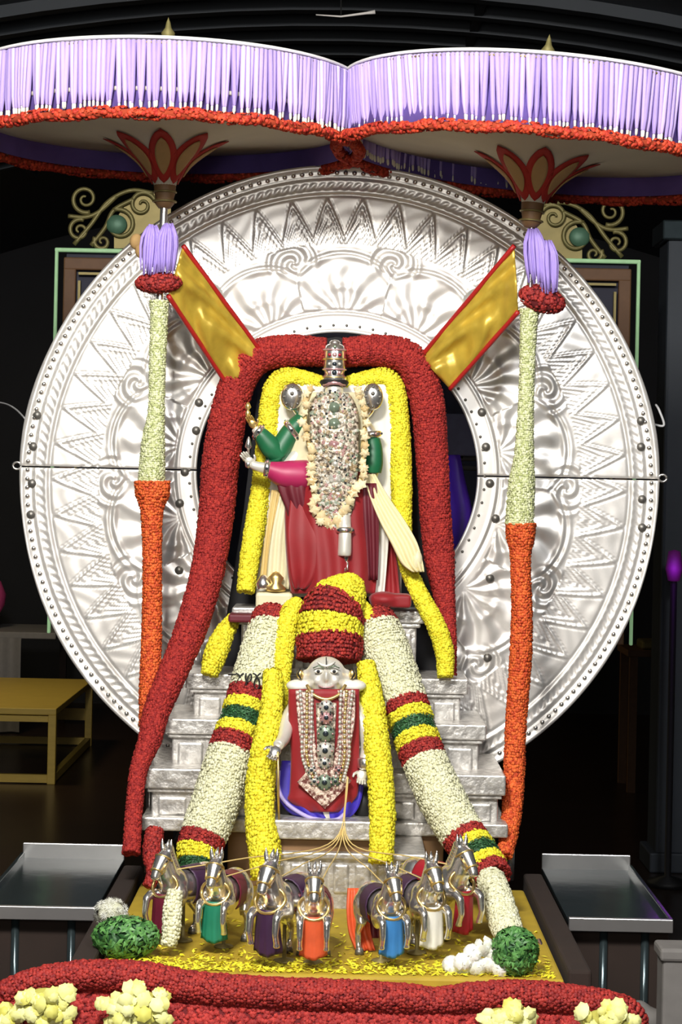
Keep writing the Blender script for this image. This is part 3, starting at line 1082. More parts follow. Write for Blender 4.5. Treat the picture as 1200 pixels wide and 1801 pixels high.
garland('marigold_garland', 'long yellow flower garland framing the right side of the statue down to the steps',
        [(602, 676, -0.22, 10), (640, 668, -0.22, 14), (680, 664, -0.22, 16), (696, 690, -0.22, 17), (703, 760, -0.22, 18), (706, 840, -0.24, 18), (708, 920, -0.30, 16), (716, 990, -0.34, 14), (738, 1045, -0.38, 15),
         (765, 1095, -0.42, 16), (782, 1145, -0.44, 16), (784, 1190, -0.46, 13)], [(1, 'yellow')], 0.0075, dens=1.1)
garland('marigold_garland', 'short yellow flower garland left of the pedestal top',
        [(412, 1088, -0.36, 11), (394, 1115, -0.40, 17), (380, 1150, -0.44, 20), (368, 1186, -0.46, 14)], [(1, 'yellow')], 0.0085)

# pole garlands
garland('pole_garland', 'pale green and cream flower garland around the left umbrella pole',
        [(280, 530, -0.45, 17), (280, 560, -0.45, 15), (277, 640, -0.45, 14), (275, 720, -0.45, 14), (270, 775, -0.45, 20), (268, 810, -0.45, 22), (266, 850, -0.45, 24)], [(1, 'lime')], 0.0065)
garland('pole_garland', 'orange flower garland around the left umbrella pole',
        [(268, 848, -0.45, 31), (268, 872, -0.45, 29), (267, 905, -0.45, 19), (268, 980, -0.45, 16), (267, 1100, -0.45, 17), (264, 1200, -0.47, 18), (262, 1275, -0.50, 17)], [(1, 'orange')], 0.0075)
garland('pole_garland', 'pale green and cream flower garland around the right umbrella pole',
        [(932, 545, -0.45, 17), (930, 580, -0.45, 14), (926, 700, -0.45, 13), (922, 800, -0.45, 17), (918, 850, -0.45, 23), (914, 922, -0.45, 25)], [(1, 'lime')], 0.0065)
garland('pole_garland', 'long orange flower garland around the right umbrella pole',
        [(916, 922, -0.45, 27), (916, 948, -0.45, 24), (916, 985, -0.45, 17), (918, 1080, -0.45, 18), (916, 1160, -0.45, 19), (908, 1270, -0.46, 18), (904, 1380, -0.50, 18), (898, 1450, -0.58, 16), (888, 1505, -0.68, 13)], [(1, 'orange')], 0.0075)

# leg-like cream garlands with coloured bands
garland('banded_garland', 'thick cream garland with red, yellow and green bands on the left steps',
        [(486, 1086, -0.56, 42), (474, 1125, -0.62, 44), (456, 1180, -0.68, 44), (430, 1260, -0.78, 42), (408, 1320, -0.86, 42), (384, 1400, -0.92, 44), (360, 1465, -0.98, 42), (348, 1500, -1.02, 38), (342, 1540, -1.06, 26)],
        [(0.055, 'maroon'), (0.315, 'cream'), (0.365, 'maroon'), (0.405, 'yellow'), (0.465, 'dark_green'), (0.505, 'yellow'), (0.55, 'maroon'), (0.86, 'cream'), (0.91, 'maroon'), (0.95, 'yellow'), (1, 'dark_green')], 0.0068)
garland('banded_garland', 'thick cream garland with red, yellow and green bands on the right steps',
        [(656, 1092, -0.56, 40), (670, 1125, -0.62, 44), (692, 1185, -0.68, 44), (722, 1265, -0.78, 41), (742, 1325, -0.86, 40), (775, 1400, -0.94, 42), (815, 1470, -1.02, 40), (846, 1510, -1.10, 38), (868, 1545, -1.18, 34)],
        [(0.05, 'maroon'), (0.32, 'cream'), (0.36, 'maroon'), (0.40, 'yellow'), (0.445, 'dark_green'), (0.485, 'yellow'), (0.53, 'maroon'), (0.80, 'cream'), (0.845, 'maroon'), (0.885, 'yellow'), (0.93, 'dark_green'), (0.965, 'yellow'), (1, 'maroon')], 0.0068)
garland('cream_garland', 'slim cream garland end hanging to the platform on the left',
        [(308, 1568, -1.74, 12), (303, 1600, -1.76, 15), (302, 1635, -1.78, 15), (296, 1662, -1.79, 12)], [(1, 'cream')], 0.008)
garland('cream_garland', 'cream garland end descending to the green leaf bundle on the right',
        [(864, 1548, -1.24, 24), (876, 1585, -1.40, 27), (888, 1622, -1.52, 27), (898, 1650, -1.62, 25)], [(1, 'cream')], 0.008)
garland('banded_garland', 'bulging stack of yellow and red flower rolls above the small statue face',
        [(624, 1026, -0.56, 20), (610, 1042, -0.60, 38), (588, 1072, -0.66, 56), (581, 1106, -0.69, 58), (580, 1136, -0.71, 60), (579, 1160, -0.72, 57)],
        [(0.40, 'yellow'), (0.58, 'maroon'), (0.77, 'yellow'), (1, 'maroon')], 0.0080)
garland('marigold_garland', 'yellow flower strand draped over the left edge of the pedestal top',
        [(525, 1060, -0.60, 14), (508, 1085, -0.64, 18), (500, 1140, -0.70, 17), (496, 1200, -0.76, 13), (492, 1260, -0.82, 11), (490, 1295, -0.86, 8)], [(1, 'yellow')], 0.0075)
garland('marigold_garland', 'yellow flower strand draped over the right edge of the pedestal top',
        [(630, 1062, -0.60, 12), (646, 1082, -0.62, 15), (652, 1100, -0.64, 10)], [(1, 'yellow')], 0.0075)
garland('marigold_garland', 'long yellow flower garland hanging left of the small statue',
        [(480, 1185, -0.84, 16), (478, 1240, -0.92, 18), (466, 1310, -0.98, 22), (458, 1380, -1.02, 25), (458, 1450, -1.06, 26), (466, 1500, -1.10, 28), (462, 1545, -1.14, 20)], [(1, 'yellow')], 0.0085)
garland('marigold_garland', 'long yellow flower garland hanging right of the small statue',
        [(644, 1168, -0.82, 15), (652, 1220, -0.88, 20), (662, 1300, -0.96, 22), (670, 1380, -1.02, 22), (673, 1450, -1.06, 22), (670, 1515, -1.10, 20)], [(1, 'yellow')], 0.0085)


# leaf bundles
def bundle(name, label, c, r, n, fl_, colr, core, base, cat='bundle'):
    m = MB()
    m.ell(c, (r[0] * 0.93, r[1] * 0.93, r[2] * 0.93), 20, 12)
    root = empty(name, Vector(c) - Vector((0, 0, r[2])), label, cat)
    m.obj('core', core, root, True)
    v = rng.normal(0, 1, (n, 3))
    v /= np.linalg.norm(v, axis=1)[:, None]
    pos = np.array(c)[None] + v * np.array(r)[None]
    pos[:, 2] = np.maximum(pos[:, 2], c[2] - r[2] * 0.98)
    o = link('leaves' if 'green' in colr else 'blossoms', scatter_mesh('leaves', pos, v / np.array(r)[None] * r[0], fl_, colr, base, 1.0, 0.6), root)
    o['kind'] = 'stuff'
    return root


p = P(222, 1655, -1.80)
bundle('leaf_bundle', 'long bundle of green leaves at the left front of the platform', (p.x, p.y, TZ + 0.062), (0.098, 0.07, 0.06), 900, 0.012, 'green_leaf', 'green_core', LEAF)
p = P(906, 1682, -1.92)
bundle('leaf_bundle', 'round bundle of green leaves at the right front of the platform', (p.x, p.y, TZ + 0.072), (0.066, 0.055, 0.068), 800, 0.012, 'green_leaf', 'green_core', LEAF)
p = P(192, 1625, -1.70)
bundle('white_flower_tuft', 'pale flower tuft behind the left leaf bundle', (p.x, p.y + 0.06, TZ + 0.10), (0.045, 0.035, 0.04), 90, 0.014, 'white_flower', 'white_core', SPK, 'flowers')

# white chrysanthemums by the right bundle
for k, (a, b2) in enumerate(((850, 1688), (872, 1700), (832, 1700), (815, 1714), (795, 1722), (862, 1716), (838, 1722), (880, 1722), (815, 1728))):
    Y = -1.90 - 0.008 * (k % 4)
    p = P(a, b2, Y)
    p.z = TZ + 0.015 + max(0.0, (1726 - b2) * 0.0017)
    root = empty('white_blossom', p - Vector((0, 0, 0.02)), ['top white blossom of the heap beside the right leaf bundle', 'white blossom touching the right leaf bundle',
                 'white blossom in the middle of the heap', 'white blossom left of the heap centre', 'leftmost white blossom on the platform', 'lower white blossom near the leaf bundle',
                 'lower middle white blossom of the heap', 'white blossom under the right leaf bundle', 'lowest left white blossom near the red flowers'][k], 'flower', 'white blossoms by the right leaf bundle')
    MB().ell(p, (0.013, 0.011, 0.013), 10, 6).obj('heart', 'white_core', root, True)
    v = rng.normal(0, 1, (10, 3))
    v[:, 1] = -abs(v[:, 1])
    v /= np.linalg.norm(v, axis=1)[:, None]
    o = link('petals', scatter_mesh('petals', np.array(p)[None] + v * 0.012, v, 0.024, 'white_flower', ROS8, 1.0, 0.1), root)
    o['kind'] = 'stuff'

# front roll and bank of red flowers
garland('rose_garland', 'long dark red flower roll along the front edge of the platform',
        [(10, 1748, -1.99, 22), (60, 1728, -1.99, 24), (150, 1716, -1.99, 26), (250, 1720, -1.99, 28), (330, 1736, -1.99, 28), (450, 1746, -1.99, 28), (600, 1752, -1.99, 28), (720, 1758, -1.99, 26), (770, 1762, -1.99, 24), (840, 1755, -1.99, 27),
         (920, 1752, -1.99, 27), (1000, 1758, -1.99, 26), (1070, 1768, -1.99, 24), (1112, 1785, -1.99, 22), (1124, 1830, -1.99, 20)], [(1, 'maroon')], 0.0085, dens=1.1)
bk = empty('flower_bank', (0, -2.05, 0), 'sloping bank of dark red flowers below the front roll', 'flower bank')
c0, c1 = P(-60, 1770, -2.02), P(1112, 1790, -2.02)
vs = [(c0.x, -2.0, 0.80), (c1.x, -2.0, 0.775), (c1.x, -2.10, 0.55), (c0.x, -2.10, 0.55), (c0.x, -1.97, 0.80), (c1.x, -1.97, 0.775), (c1.x, -1.97, 0.0), (c0.x, -1.97, 0.0), (c1.x, -2.12, 0.0), (c0.x, -2.12, 0.0)]
MB().add(vs, [(0, 3, 2, 1), (3, 9, 8, 2), (0, 1, 5, 4), (4, 5, 6, 7), (0, 4, 7, 9, 3), (1, 2, 8, 6, 5), (9, 7, 6, 8)]).obj('bank_core', 'maroon_core', bk)
pos, nor = [], []
for k in range(9000):
    x = random.uniform(c0.x, c1.x)
    u = random.random()
    zt2 = 0.80 - 0.025 * (x - c0.x) / (c1.x - c0.x)
    pos.append((x, -2.0 - 0.10 * u, zt2 + (0.55 - zt2) * u))
    nor.append((0, -0.9, 0.35))
o = link('blossoms', scatter_mesh('blossoms', pos, nor, 0.0095, 'bank_flower', ROS, 1.3, 0.6), bk)
o['kind'] = 'stuff'


# yellow bouquets
def bouquet(px, py, wpx, hpx, label):
    Y = -2.10
    c = P(px, py, Y)
    root = empty('yellow_bouquet', c - Vector((0, 0, S(hpx / 2, Y))), label, 'bouquet')
    a, b2 = S(wpx / 2, Y), S(hpx / 2, Y)
    n = max(8, int(wpx * hpx / 420))
    for k in range(n):
        ang = 2.399 * k
        rr = math.sqrt((k + 0.5) / n)
        p = c + Vector((a * rr * math.cos(ang), -0.03 * (1 - rr * rr), b2 * rr * math.sin(ang)))
        nv = np.array([[0.6 * rr * math.cos(ang), -1, 0.6 * rr * math.sin(ang) + 0.2]])
        p = p + Vector((random.uniform(-0.012, 0.012), random.uniform(-0.01, 0.01), random.uniform(-0.012, 0.016)))
        me = scatter_mesh('blossom', np.repeat(np.array([p]), 4, 0) + rng.normal(0, 0.006, (4, 3)), np.repeat(nv, 4, 0), random.uniform(0.016, 0.026), 'chrys_flower', ROS8, 1.0, 0.5)
        link('blossom', me, root)
    MB().ell(c + Vector((0, 0.02, 0)), (a * 0.9, 0.03, b2 * 0.9)).obj('moss_core', 'chrys_core', root, True)


bouquet(8, 1792, 46, 60, 'pale yellow bouquet cut by the left edge of the photo')
bouquet(78, 1776, 100, 80, 'large pale yellow bouquet second from the left on the red bank')
bouquet(240, 1778, 120, 76, 'wide yellow bouquet with white tips left of the bank centre')
bouquet(885, 1800, 96, 54, 'bright yellow bouquet low on the right half of the red bank')
bouquet(1072, 1800, 104, 50, 'bright yellow bouquet at the right end of the red bank')


# ================================================================== UMBRELLAS
def interp_path(prof, u):
    n = len(prof) - 1
    k = min(int(u * n), n - 1)
    t = u * n - k
    return (prof[k][0] + (prof[k + 1][0] - prof[k][0]) * t, prof[k][1] + (prof[k + 1][1] - prof[k][1]) * t)


def umbrella(apex_px, hub_px, pole_px, tilt, R0, dz, label, seed, Yu=-0.45):
    hub = P(hub_px[0], hub_px[1], Yu)
    base = P(pole_px[0][0], pole_px[0][1], -0.45)
    root = empty('ceremonial_umbrella', (base.x, base.y, TZ), label, 'umbrella', 'ceremonial umbrellas over the statue')
    ROT = Matrix.Rotation(tilt, 3, 'Y')
    hz = hub.z

    def T(x, y, z):          # umbrella frame: z measured from the hub
        return hub + ROT @ Vector((x, y, z))
    zt_, zb_ = 0.418 + dz, 0.163 + dz   # top and bottom of the valance above the hub
    # canopy
    prof = [(0.0, zt_ + 0.135), (0.10, zt_ + 0.128), (0.25, zt_ + 0.105), (0.45, zt_ + 0.062), (0.62, zt_ + 0.02), (R0 - 0.02, zt_), (R0 - 0.02, zt_ - 0.012), (0.60, zt_ + 0.008), (0.3, zt_ + 0.075), (0.0, zt_ + 0.115)]
    MB().lathe(prof, hub, 72, rot=ROT).obj('canopy', 'white_cloth', root, True)
    # rolled white/gilt edge
    for zz, rr, mm in ((zt_ + 0.002, 0.006, 'white_cloth'), (zt_ - 0.016, 0.005, 'old_gold')):
        pts = [T(R0 * math.cos(t), R0 * math.sin(t), zz) for t in np.linspace(0, 2 * PI, 73)]
        MB().tube(pts, rr, 8).obj('edge_roll', mm, root, True)
    # inner valance cloth
    vp = [(R0 - 0.03, zt_), (R0 - 0.022, zb_ + 0.01), (R0 - 0.026, zb_ + 0.01), (R0 - 0.034, zt_)]
    MB().lathe(vp, hub, 72, rot=ROT, closed=True).obj('valance', 'purple_cloth', root, True)
    # tassels: lilac strand that thins to a pale tip
    L = zt_ - zb_ - 0.02
    nt = 264
    tp = [(0.0, 0), (0.0098, -0.004), (0.0105, -L * 0.35), (0.0098, -L * 0.72), (0.0060, -L * 0.88), (0.0035, -L * 0.90)]
    tm = MB()
    tm.lathe(tp, (0, 0, 0), 7, mi=0)
    tm.lathe([(0.002, -L * 0.87), (0.0048, -L * 0.90), (0.0048, -L * 0.97), (0.0, -L)], (0, 0, 0), 7, mi=1)
    tmesh = tm.mesh('tassel', ['lilac_tassel', 'tassel_tip'], True)
    rl = wloc(root)
    rr_ = random.Random(seed)
    for k in range(nt):
        a = 2 * PI * k / nt
        R = R0 + rr_.uniform(-0.004, 0.004)
        p = T(R * math.cos(a), R * math.sin(a), zt_ - 0.006)
        o = bpy.data.objects.new('tassel', tmesh)
        COL.objects.link(o)
        o.parent = root
        o.location = p - rl
        e = ROT.to_euler()
        o.rotation_euler = (e.x + rr_.uniform(-0.05, 0.05), e.y + rr_.uniform(-0.03, 0.03), a)
        o.scale = (1.15, 0.95, rr_.uniform(0.97, 1.03))
    # red flower trim
    pos, nor = [], []
    for k in range(2600):
        a = 2 * PI * k / 2600
        q = rr_.uniform(0, 2 * PI)
        nv = Vector((math.cos(q) * math.cos(a), math.cos(q) * math.sin(a), math.sin(q)))
        wob = 0.004 * math.sin(a * 17)
        pos.append(T((R0 + 0.004) * math.cos(a), (R0 + 0.004) * math.sin(a), zb_ + wob) + ROT @ nv * 0.016)
        nor.append(ROT @ nv)
    MB().tube([T((R0 + 0.004) * math.cos(t), (R0 + 0.004) * math.sin(t), zb_) for t in np.linspace(0, 2 * PI, 73)], 0.014, 8).obj('trim_core', 'orange_core', root, True)
    o = link('flower_trim', scatter_mesh('flower_trim', pos, nor, 0.010, 'red_trim', ROS), root)
    o['kind'] = 'stuff'
    # trumpet lining
    lp = [(0.036, 0.0), (0.045, 0.035), (0.068, 0.075), (0.10, 0.115), (0.15, 0.155), (0.21, 0.19), (0.30, 0.215), (0.50, 0.235), (0.70, 0.245)]
    lp = [(r, z + dz) for r, z in lp]
    full = [(r, z) for r, z in smooth_path(lp, 26)]
    MB().lathe(full + [(r, z + 0.012) for r, z in full[::-1]], hub, 64, rot=ROT, closed=True).obj('lining', 'lining', root, True)
    # leaf motifs on the lining
    for k in range(8):
        a0 = -PI / 2 + k * PI / 4 + (0.0 if tilt == 0 else 0.03)
        for nm, wk, u0, u1, off, mm in (('leaf_motif', 1.0, 0.12, 0.66, 0.006, 'petal_red'), ('leaf_centre', 0.52, 0.22, 0.58, 0.010, 'petal_brown')):
            vs, fs = [], []
            NU, NV = 14, 6
            for i in range(NU + 1):
                uu = i / NU
                u = u0 + (u1 - u0) * uu
                r, z = interp_path(full, u)
                wdt = wk * 0.064 * math.sin(PI * min(1, max(0.0, uu))) ** 0.7 * (0.55 + 0.45 * uu) + 0.001
                for j in range(NV + 1):
                    s_ = (j / NV * 2 - 1) * wdt
                    a = a0 + s_ / max(r, 0.03)
                    vs.append(T((r + off * 0.6) * math.cos(a), (r + off * 0.6) * math.sin(a), z - off))
            for i in range(NU):
                for j in range(NV):
                    q = i * (NV + 1) + j
                    fs.append((q, q + 1, q + NV + 2, q + NV + 1))
            o = MB().add(vs, fs).obj(nm, mm, root, True)
            sd = o.modifiers.new('t', 'SOLIDIFY')
            sd.thickness = 0.003
    # hub bell, finial, pole
    MB().lathe([(0.0, 0.055), (0.034, 0.05), (0.042, 0.03), (0.040, 0.0), (0.034, -0.025), (0.040, -0.035), (0.034, -0.045), (0.022, -0.06), (0, -0.06)], hub, 24, rot=ROT).obj('hub', 'hub_brown', root, True)
    for zz in (0.0, -0.035):
        MB().tube([T(0.042 * math.cos(t), 0.042 * math.sin(t), zz) for t in np.linspace(0, 2 * PI, 25)], 0.004, 6).obj('hub_ring', 'old_gold', root, True)
    MB().lathe([(0.05, zt_ + 0.125), (0.045, zt_ + 0.14), (0.022, zt_ + 0.155), (0.026, zt_ + 0.17), (0.012, zt_ + 0.19), (0.008, zt_ + 0.21), (0, zt_ + 0.23)], hub, 20, rot=ROT).obj('finial', 'scroll_gold', root, True)
    top = T(0, 0, zt_ + 0.12)
    MB().tube([Vector((base.x, base.y, TZ)), base] + [P(a_, b3, -0.45) for a_, b3 in pole_px[1:]] + [hub, top], 0.014, 12).obj('pole', 'silver', root, True)
    return root, hub


mat('red_trim', (0.42, 0.016, 0.008), 0.7, attr=True, col2=(0.66, 0.07, 0.02))
umbrella((290, 45), (290, 338), ((262, 1480), (264, 1250), (267, 1000), (275, 720), (281, 530)), 0.0, 0.715, 0.0, 'left lilac fringed ceremonial umbrella with red flower trim', 3, -0.42)
umbrella((975, 75), (936, 372), ((899, 1500), (906, 1300), (917, 1060), (922, 780), (932, 545)), math.radians(4.5), 0.735, 0.005, 'right lilac fringed ceremonial umbrella tilted outward with red flower trim', 4, -0.50)


# tassel clusters on the poles
def tassel_cluster(lobes, bottom, label, Y):
    c = P(lobes[0][0], bottom[1], Y)
    root = empty('tassel_cluster', c, label, 'tassel')
    for (x0, y0, x1, y1, wpx) in lobes:
        m = MB()
        a, b2 = P(x0, y0, Y - 0.03), P(x1, y1, Y - 0.03)
        for k in range(26):
            u = random.uniform(-1, 1)
            dy = random.uniform(-0.022, 0.006)
            wv = S(wpx, Y)
            p0 = a + Vector((u * wv * 0.45, dy * 0.6, random.uniform(-0.006, 0.006)))
            p1 = a.lerp(b2, 0.35) + Vector((u * wv * 1.05, dy - 0.008, 0))
            p2 = b2 + Vector((u * wv * 0.85, dy, random.uniform(-0.012, 0.008)))
            m.tube(smooth_path([tuple(p0), tuple(p1), tuple(p2)], 6), [0.004, 0.006, 0.006, 0.0055, 0.005, 0.003], 6)
        m.ell(a.lerp(b2, 0.45), (S(wpx * 0.9, Y), 0.016, (a - b2).length * 0.45), 12, 8)
        m.obj('lilac_tassel', 'lilac_plain', root, True)
    # maroon flower tuft under the tassels
    pos, nor = [], []
    bx, by, wx, hy, sk = bottom
    cc = P(bx, by, Y - 0.01)
    rad = Vector((S(wx, Y), 0.034, S(hy, Y)))
    rt = Matrix.Rotation(sk, 3, 'Y')
    for k in range(420):
        v = Vector(rng.normal(0, 1, 3)).normalized()
        pos.append(cc + rt @ Vector((v.x * rad.x, v.y * rad.y, v.z * rad.z)))
        nor.append(v)
    MB().ell(cc, rad * 0.92, 16, 10, rot=rt).obj('tuft_core', 'maroon_core', root, True)
    o = link('tuft_blossoms', scatter_mesh('tuft', pos, nor, 0.0085, 'maroon_flower', ROS), root)
    o['kind'] = 'stuff'


mat('lilac_plain', (0.40, 0.29, 0.74), 0.6, var=0.25, scale=60, stretch=(3, 3, 0.3))
tassel_cluster([(268, 398, 262, 480, 17), (296, 396, 292, 478, 17)], (279, 497, 40, 17, -0.05), 'double lilac tassel with maroon flower tuft on the left pole', -0.47)
tassel_cluster([(938, 405, 944, 495, 18), (962, 425, 966, 512, 16)], (954, 526, 40, 22, 0.28), 'lilac tassel with maroon flower tuft on the right pole', -0.47)


# silk banners from poles to the red arch
def banner(c00, c01, c10, c11, Y0, Y1, label, seed):
    """c00,c01 upper end (outer,inner); c10,c11 lower end; px"""
    r_ = random.Random(seed)
    NU, NV = 34, 14
    root = empty('silk_banner', P((c10[0] + c11[0]) / 2, (c10[1] + c11[1]) / 2, Y1), label, 'banner')

    def pt(u, v, off=0.0):
        ax = (c00[0] + (c10[0] - c00[0]) * u) * (1 - v) + (c01[0] + (c11[0] - c01[0]) * u) * v
        ay = (c00[1] + (c10[1] - c00[1]) * u) * (1 - v) + (c01[1] + (c11[1] - c01[1]) * u) * v
        Y = Y0 + (Y1 - Y0) * u
        env = math.sin(PI * v) ** 0.6
        # swagged folds: arcs that sag across the cloth, and lengthwise gathers
        sag = 0.020 * env * math.sin(u * 13 - 7.0 * (v - 0.35) ** 2 * 4 + seed) + 0.003 * env * math.sin(u * 41 + v * 9)
        ln = 0.014 * math.sin(v * 9 + u * 4 + seed * 2) * (0.25 + 0.75 * abs(u - 0.5) * 2)
        return P(ax, ay, Y - sag - ln - 0.02 * env - off)
    vs, fs = [], []
    for i in range(NU + 1):
        for j in range(NV + 1):
            vs.append(pt(i / NU, j / NV))
    for i in range(NU):
        for j in range(NV):
            q = i * (NV + 1) + j
            fs.append((q, q + 1, q + NV + 2, q + NV + 1))
    o = MB().add(vs, fs).obj('cloth', 'yellow_silk', root, True)
    s_ = o.modifiers.new('t', 'SOLIDIFY')
    s_.thickness = 0.004
    s_.offset = 0
    for v in (0.0, 1.0):
        pts = [pt(i / 30, v, 0.003) for i in range(31)]
        MB().tube(pts, 0.013, 8, flat=0.7).obj('border', 'red_silk', root, True)


banner((296, 520), (322, 432), (402, 680), (462, 622), -0.46, -0.22, 'yellow silk banner with red borders between left pole and red arch', 1)
banner((912, 548), (905, 432), (792, 684), (740, 628), -0.46, -0.22, 'yellow silk banner with red borders between right pole and red arch', 2)
# small brown cloth knots where the banners are tied to the poles
o = MB().ell(P(240, 425, -0.42), (0.025, 0.02, 0.03), 12, 8).ell(P(247, 440, -0.42), (0.02, 0.02, 0.03), 12, 8).obj('banner_knot', 'petal_brown', None, True)
tag(o, 'small brown cloth knot left of the lilac tassels on the left pole', 'knot')


# ================================================================== THE STATUE
YS = -0.30
stt = empty('deity_statue', P(585, 1070, YS), 'jewelled standing statue with tall crown, red skirt and four arms', 'statue')


def Q(a, b2, d=0.0):
    return P(a, b2, YS + d)


def px_tube(mb, pl, seg=12, flat=1.0, mi=0, n=None):
    """pl: (px,py,dY,r_px)"""
    c = []
    for (a, b2, d, r) in pl:
        p = Q(a, b2, d)
        c.append((p.x, p.y, p.z, S(r, YS)))
    pp = smooth_path(c, n or 6 * len(c))
    mb.tube([Vector(x[:3]) for x in pp], [max(0.001, x[3]) for x in pp], seg, flat=flat, mi=mi)
    return mb


# continuous silver body: trunk, neck, head, four arms, legs
bd = MB()
px_tube(bd, [(588, 1060, 0, 40), (588, 960, 0, 48), (588, 880, 0, 44), (588, 800, 0, 42), (588, 740, 0, 46), (588, 712, 0, 24), (588, 700, 0, 15)], 16)
bd.ell(Q(588, 690, -0.02), (S(17, YS), 0.04, S(22, YS)), 16, 12)
px_tube(bd, [(560, 735, 0, 18), (520, 752, 0.0, 16), (490, 790, -0.02, 14)])
px_tube(bd, [(490, 790, -0.02, 14), (462, 768, -0.04, 11), (447, 752, -0.05, 8)])
px_tube(bd, [(560, 760, 0, 16), (525, 800, -0.02, 15), (495, 828, -0.05, 13), (460, 822, -0.08, 10), (440, 816, -0.09, 8)])
px_tube(bd, [(616, 735, 0, 18), (642, 752, 0, 15), (655, 775, -0.01, 14)])
px_tube(bd, [(655, 775, -0.01, 14), (656, 820, -0.02, 13), (650, 850, -0.03, 10)])
px_tube(bd, [(606, 800, 0, 16), (604, 870, -0.07, 14), (606, 915, -0.13, 12), (607, 940, -0.15, 12), (606, 978, -0.15, 13)])
me = set_mat(fuse(bd, 0.008, 4, 'body'), 'skin_silver')
body = link('body', me, stt)
# face details
MB().ell(Q(588, 692, -0.062), (0.004, 0.006, 0.009), 8, 6).obj('nose', 'skin_silver', body, True)
for dx in (-7, 7):
    MB().ell(Q(588 + dx, 687, -0.055), (0.006, 0.003, 0.0035), 8, 6).obj('eye', 'black', body, True)
MB().ell(Q(588, 702, -0.056), (0.008, 0.003, 0.002), 8, 6).obj('mouth', 'gem_red', body, True)
# pink band over the brow
MB().tube([Q(570, 678, -0.04), Q(580, 674, -0.06), Q(588, 673, -0.065), Q(596, 674, -0.06), Q(606, 678, -0.04)], 0.008, 8).obj('brow_band', 'gem_pink', stt, True)

# crown
cr = Q(588, 672, -0.02)
m = MB()
k_ = S(1, YS)
prof = [(0, 0), (17 * k_, 0), (21 * k_, 4 * k_), (21 * k_, 10 * k_), (17 * k_, 13 * k_), (19 * k_, 22 * k_), (18.5 * k_, 40 * k_), (18.5 * k_, 56 * k_), (16.5 * k_, 63 * k_), (12 * k_, 66 * k_), (9 * k_, 67 * k_), (10 * k_, 70 * k_), (6 * k_, 73 * k_), (0, 74 * k_)]
crown = m.lathe(prof, cr, 24, sy=0.8).obj('crown', 'silver', stt, True)
for zz in (8, 22, 40, 56):
    MB().tube([cr + Vector((20 * k_ * math.cos(t), 16 * k_ * math.sin(t), zz * k_)) for t in np.linspace(0, 2 * PI, 25)], 0.0035, 6).obj('crown_band', 'gem_pink' if zz in (22, 56) else 'gold', crown, True)
for (dx, zz, mm, r) in ((0, 31, 'gem_dark', 4), (0, 47, 'gem_pink', 4), (0, 16, 'gem_dark', 4.5), (-9, 31, 'gem_silver', 3), (9, 31, 'gem_silver', 3), (-9, 47, 'gem_red', 3), (9, 47, 'gem_red', 3), (-9, 16, 'gem_pink', 3.2), (9, 16, 'gem_pink', 3.2), (0, 61, 'gem_green', 3)):
    yy = -16 * k_ * math.sqrt(max(0, 1 - (dx / 19) ** 2)) - 0.002
    MB().ell(cr + Vector((dx * k_, yy, zz * k_)), (r * k_, r * k_ * 0.6, r * k_), 10, 6).obj('gem', mm, crown, True)
MB().lathe([(15 * k_, -8 * k_), (22 * k_, -7 * k_), (26 * k_, -1 * k_), (24 * k_, 3 * k_), (17 * k_, 4 * k_)], cr, 24, sy=0.9).obj('hair_gap_ring', 'black', crown, True)  # black ring put in for the dark gap, black hair, under the crown

# shoulder shells (discus and conch) held by the upper hands
for (a, b2, w_, h_, nm) in ((514, 698, 20, 24, 'discus'), (656, 698, 18, 24, 'conch')):
    c = Q(a, b2, -0.03)
    m = MB()
    m.lathe([(0, -0.018), (w_ * k_ * 0.5, -0.016), (w_ * k_ * 0.9, -0.008), (w_ * k_, 0.0), (w_ * k_ * 0.9, 0.01), (0, 0.014)], c, 22, sy=h_ / w_, rot=Euler((-PI / 2, 0, 0)).to_matrix())
    o = m.obj(nm, 'silver', stt, True)
    for q in range(8):
        t = 2 * PI * q / 8
        MB().ell(c + Vector((w_ * k_ * 0.72 * math.cos(t), -0.014, h_ * k_ * 0.72 * math.sin(t))), (0.005, 0.004, 0.005), 8, 5).obj('stud', 'silver_dark', o, True)
    MB().ell(c + Vector((0, -0.02, 0.012)), (0.008, 0.006, 0.008), 8, 6).obj('boss', 'silver_dark', o, True)
px_tube(MB(), [(540, 735, 0.02, 10), (524, 722, 0.0, 8), (516, 706, -0.02, 7)]).obj('rear_arm', 'silver', stt, True)
px_tube(MB(), [(636, 735, 0.02, 10), (650, 722, 0.0, 8), (656, 706, -0.02, 7)]).obj('rear_arm', 'silver', stt, True)

# sleeves
px_tube(MB(), [(536, 738, -0.01, 17), (512, 760, -0.02, 18), (488, 798, -0.035, 19), (484, 800, -0.04, 18)], 14).obj('sleeve', 'green_silk', stt, True)
px_tube(MB(), [(496, 806, -0.04, 14), (478, 788, -0.045, 19), (462, 768, -0.055, 15), (458, 764, -0.055, 13)], 14).obj('sleeve', 'green_silk', stt, True)
px_tube(MB(), [(655, 772, -0.02, 14), (656, 790, -0.025, 17), (656, 815, -0.03, 18), (656, 832, -0.03, 15)], 14).obj('sleeve', 'green_silk', stt, True)
px_tube(MB(), [(545, 835, -0.06, 26), (528, 836, -0.07, 27), (500, 834, -0.08, 24), (476, 826, -0.09, 15), (470, 824, -0.09, 12)], 14).obj('sleeve', 'magenta_silk', stt, True)
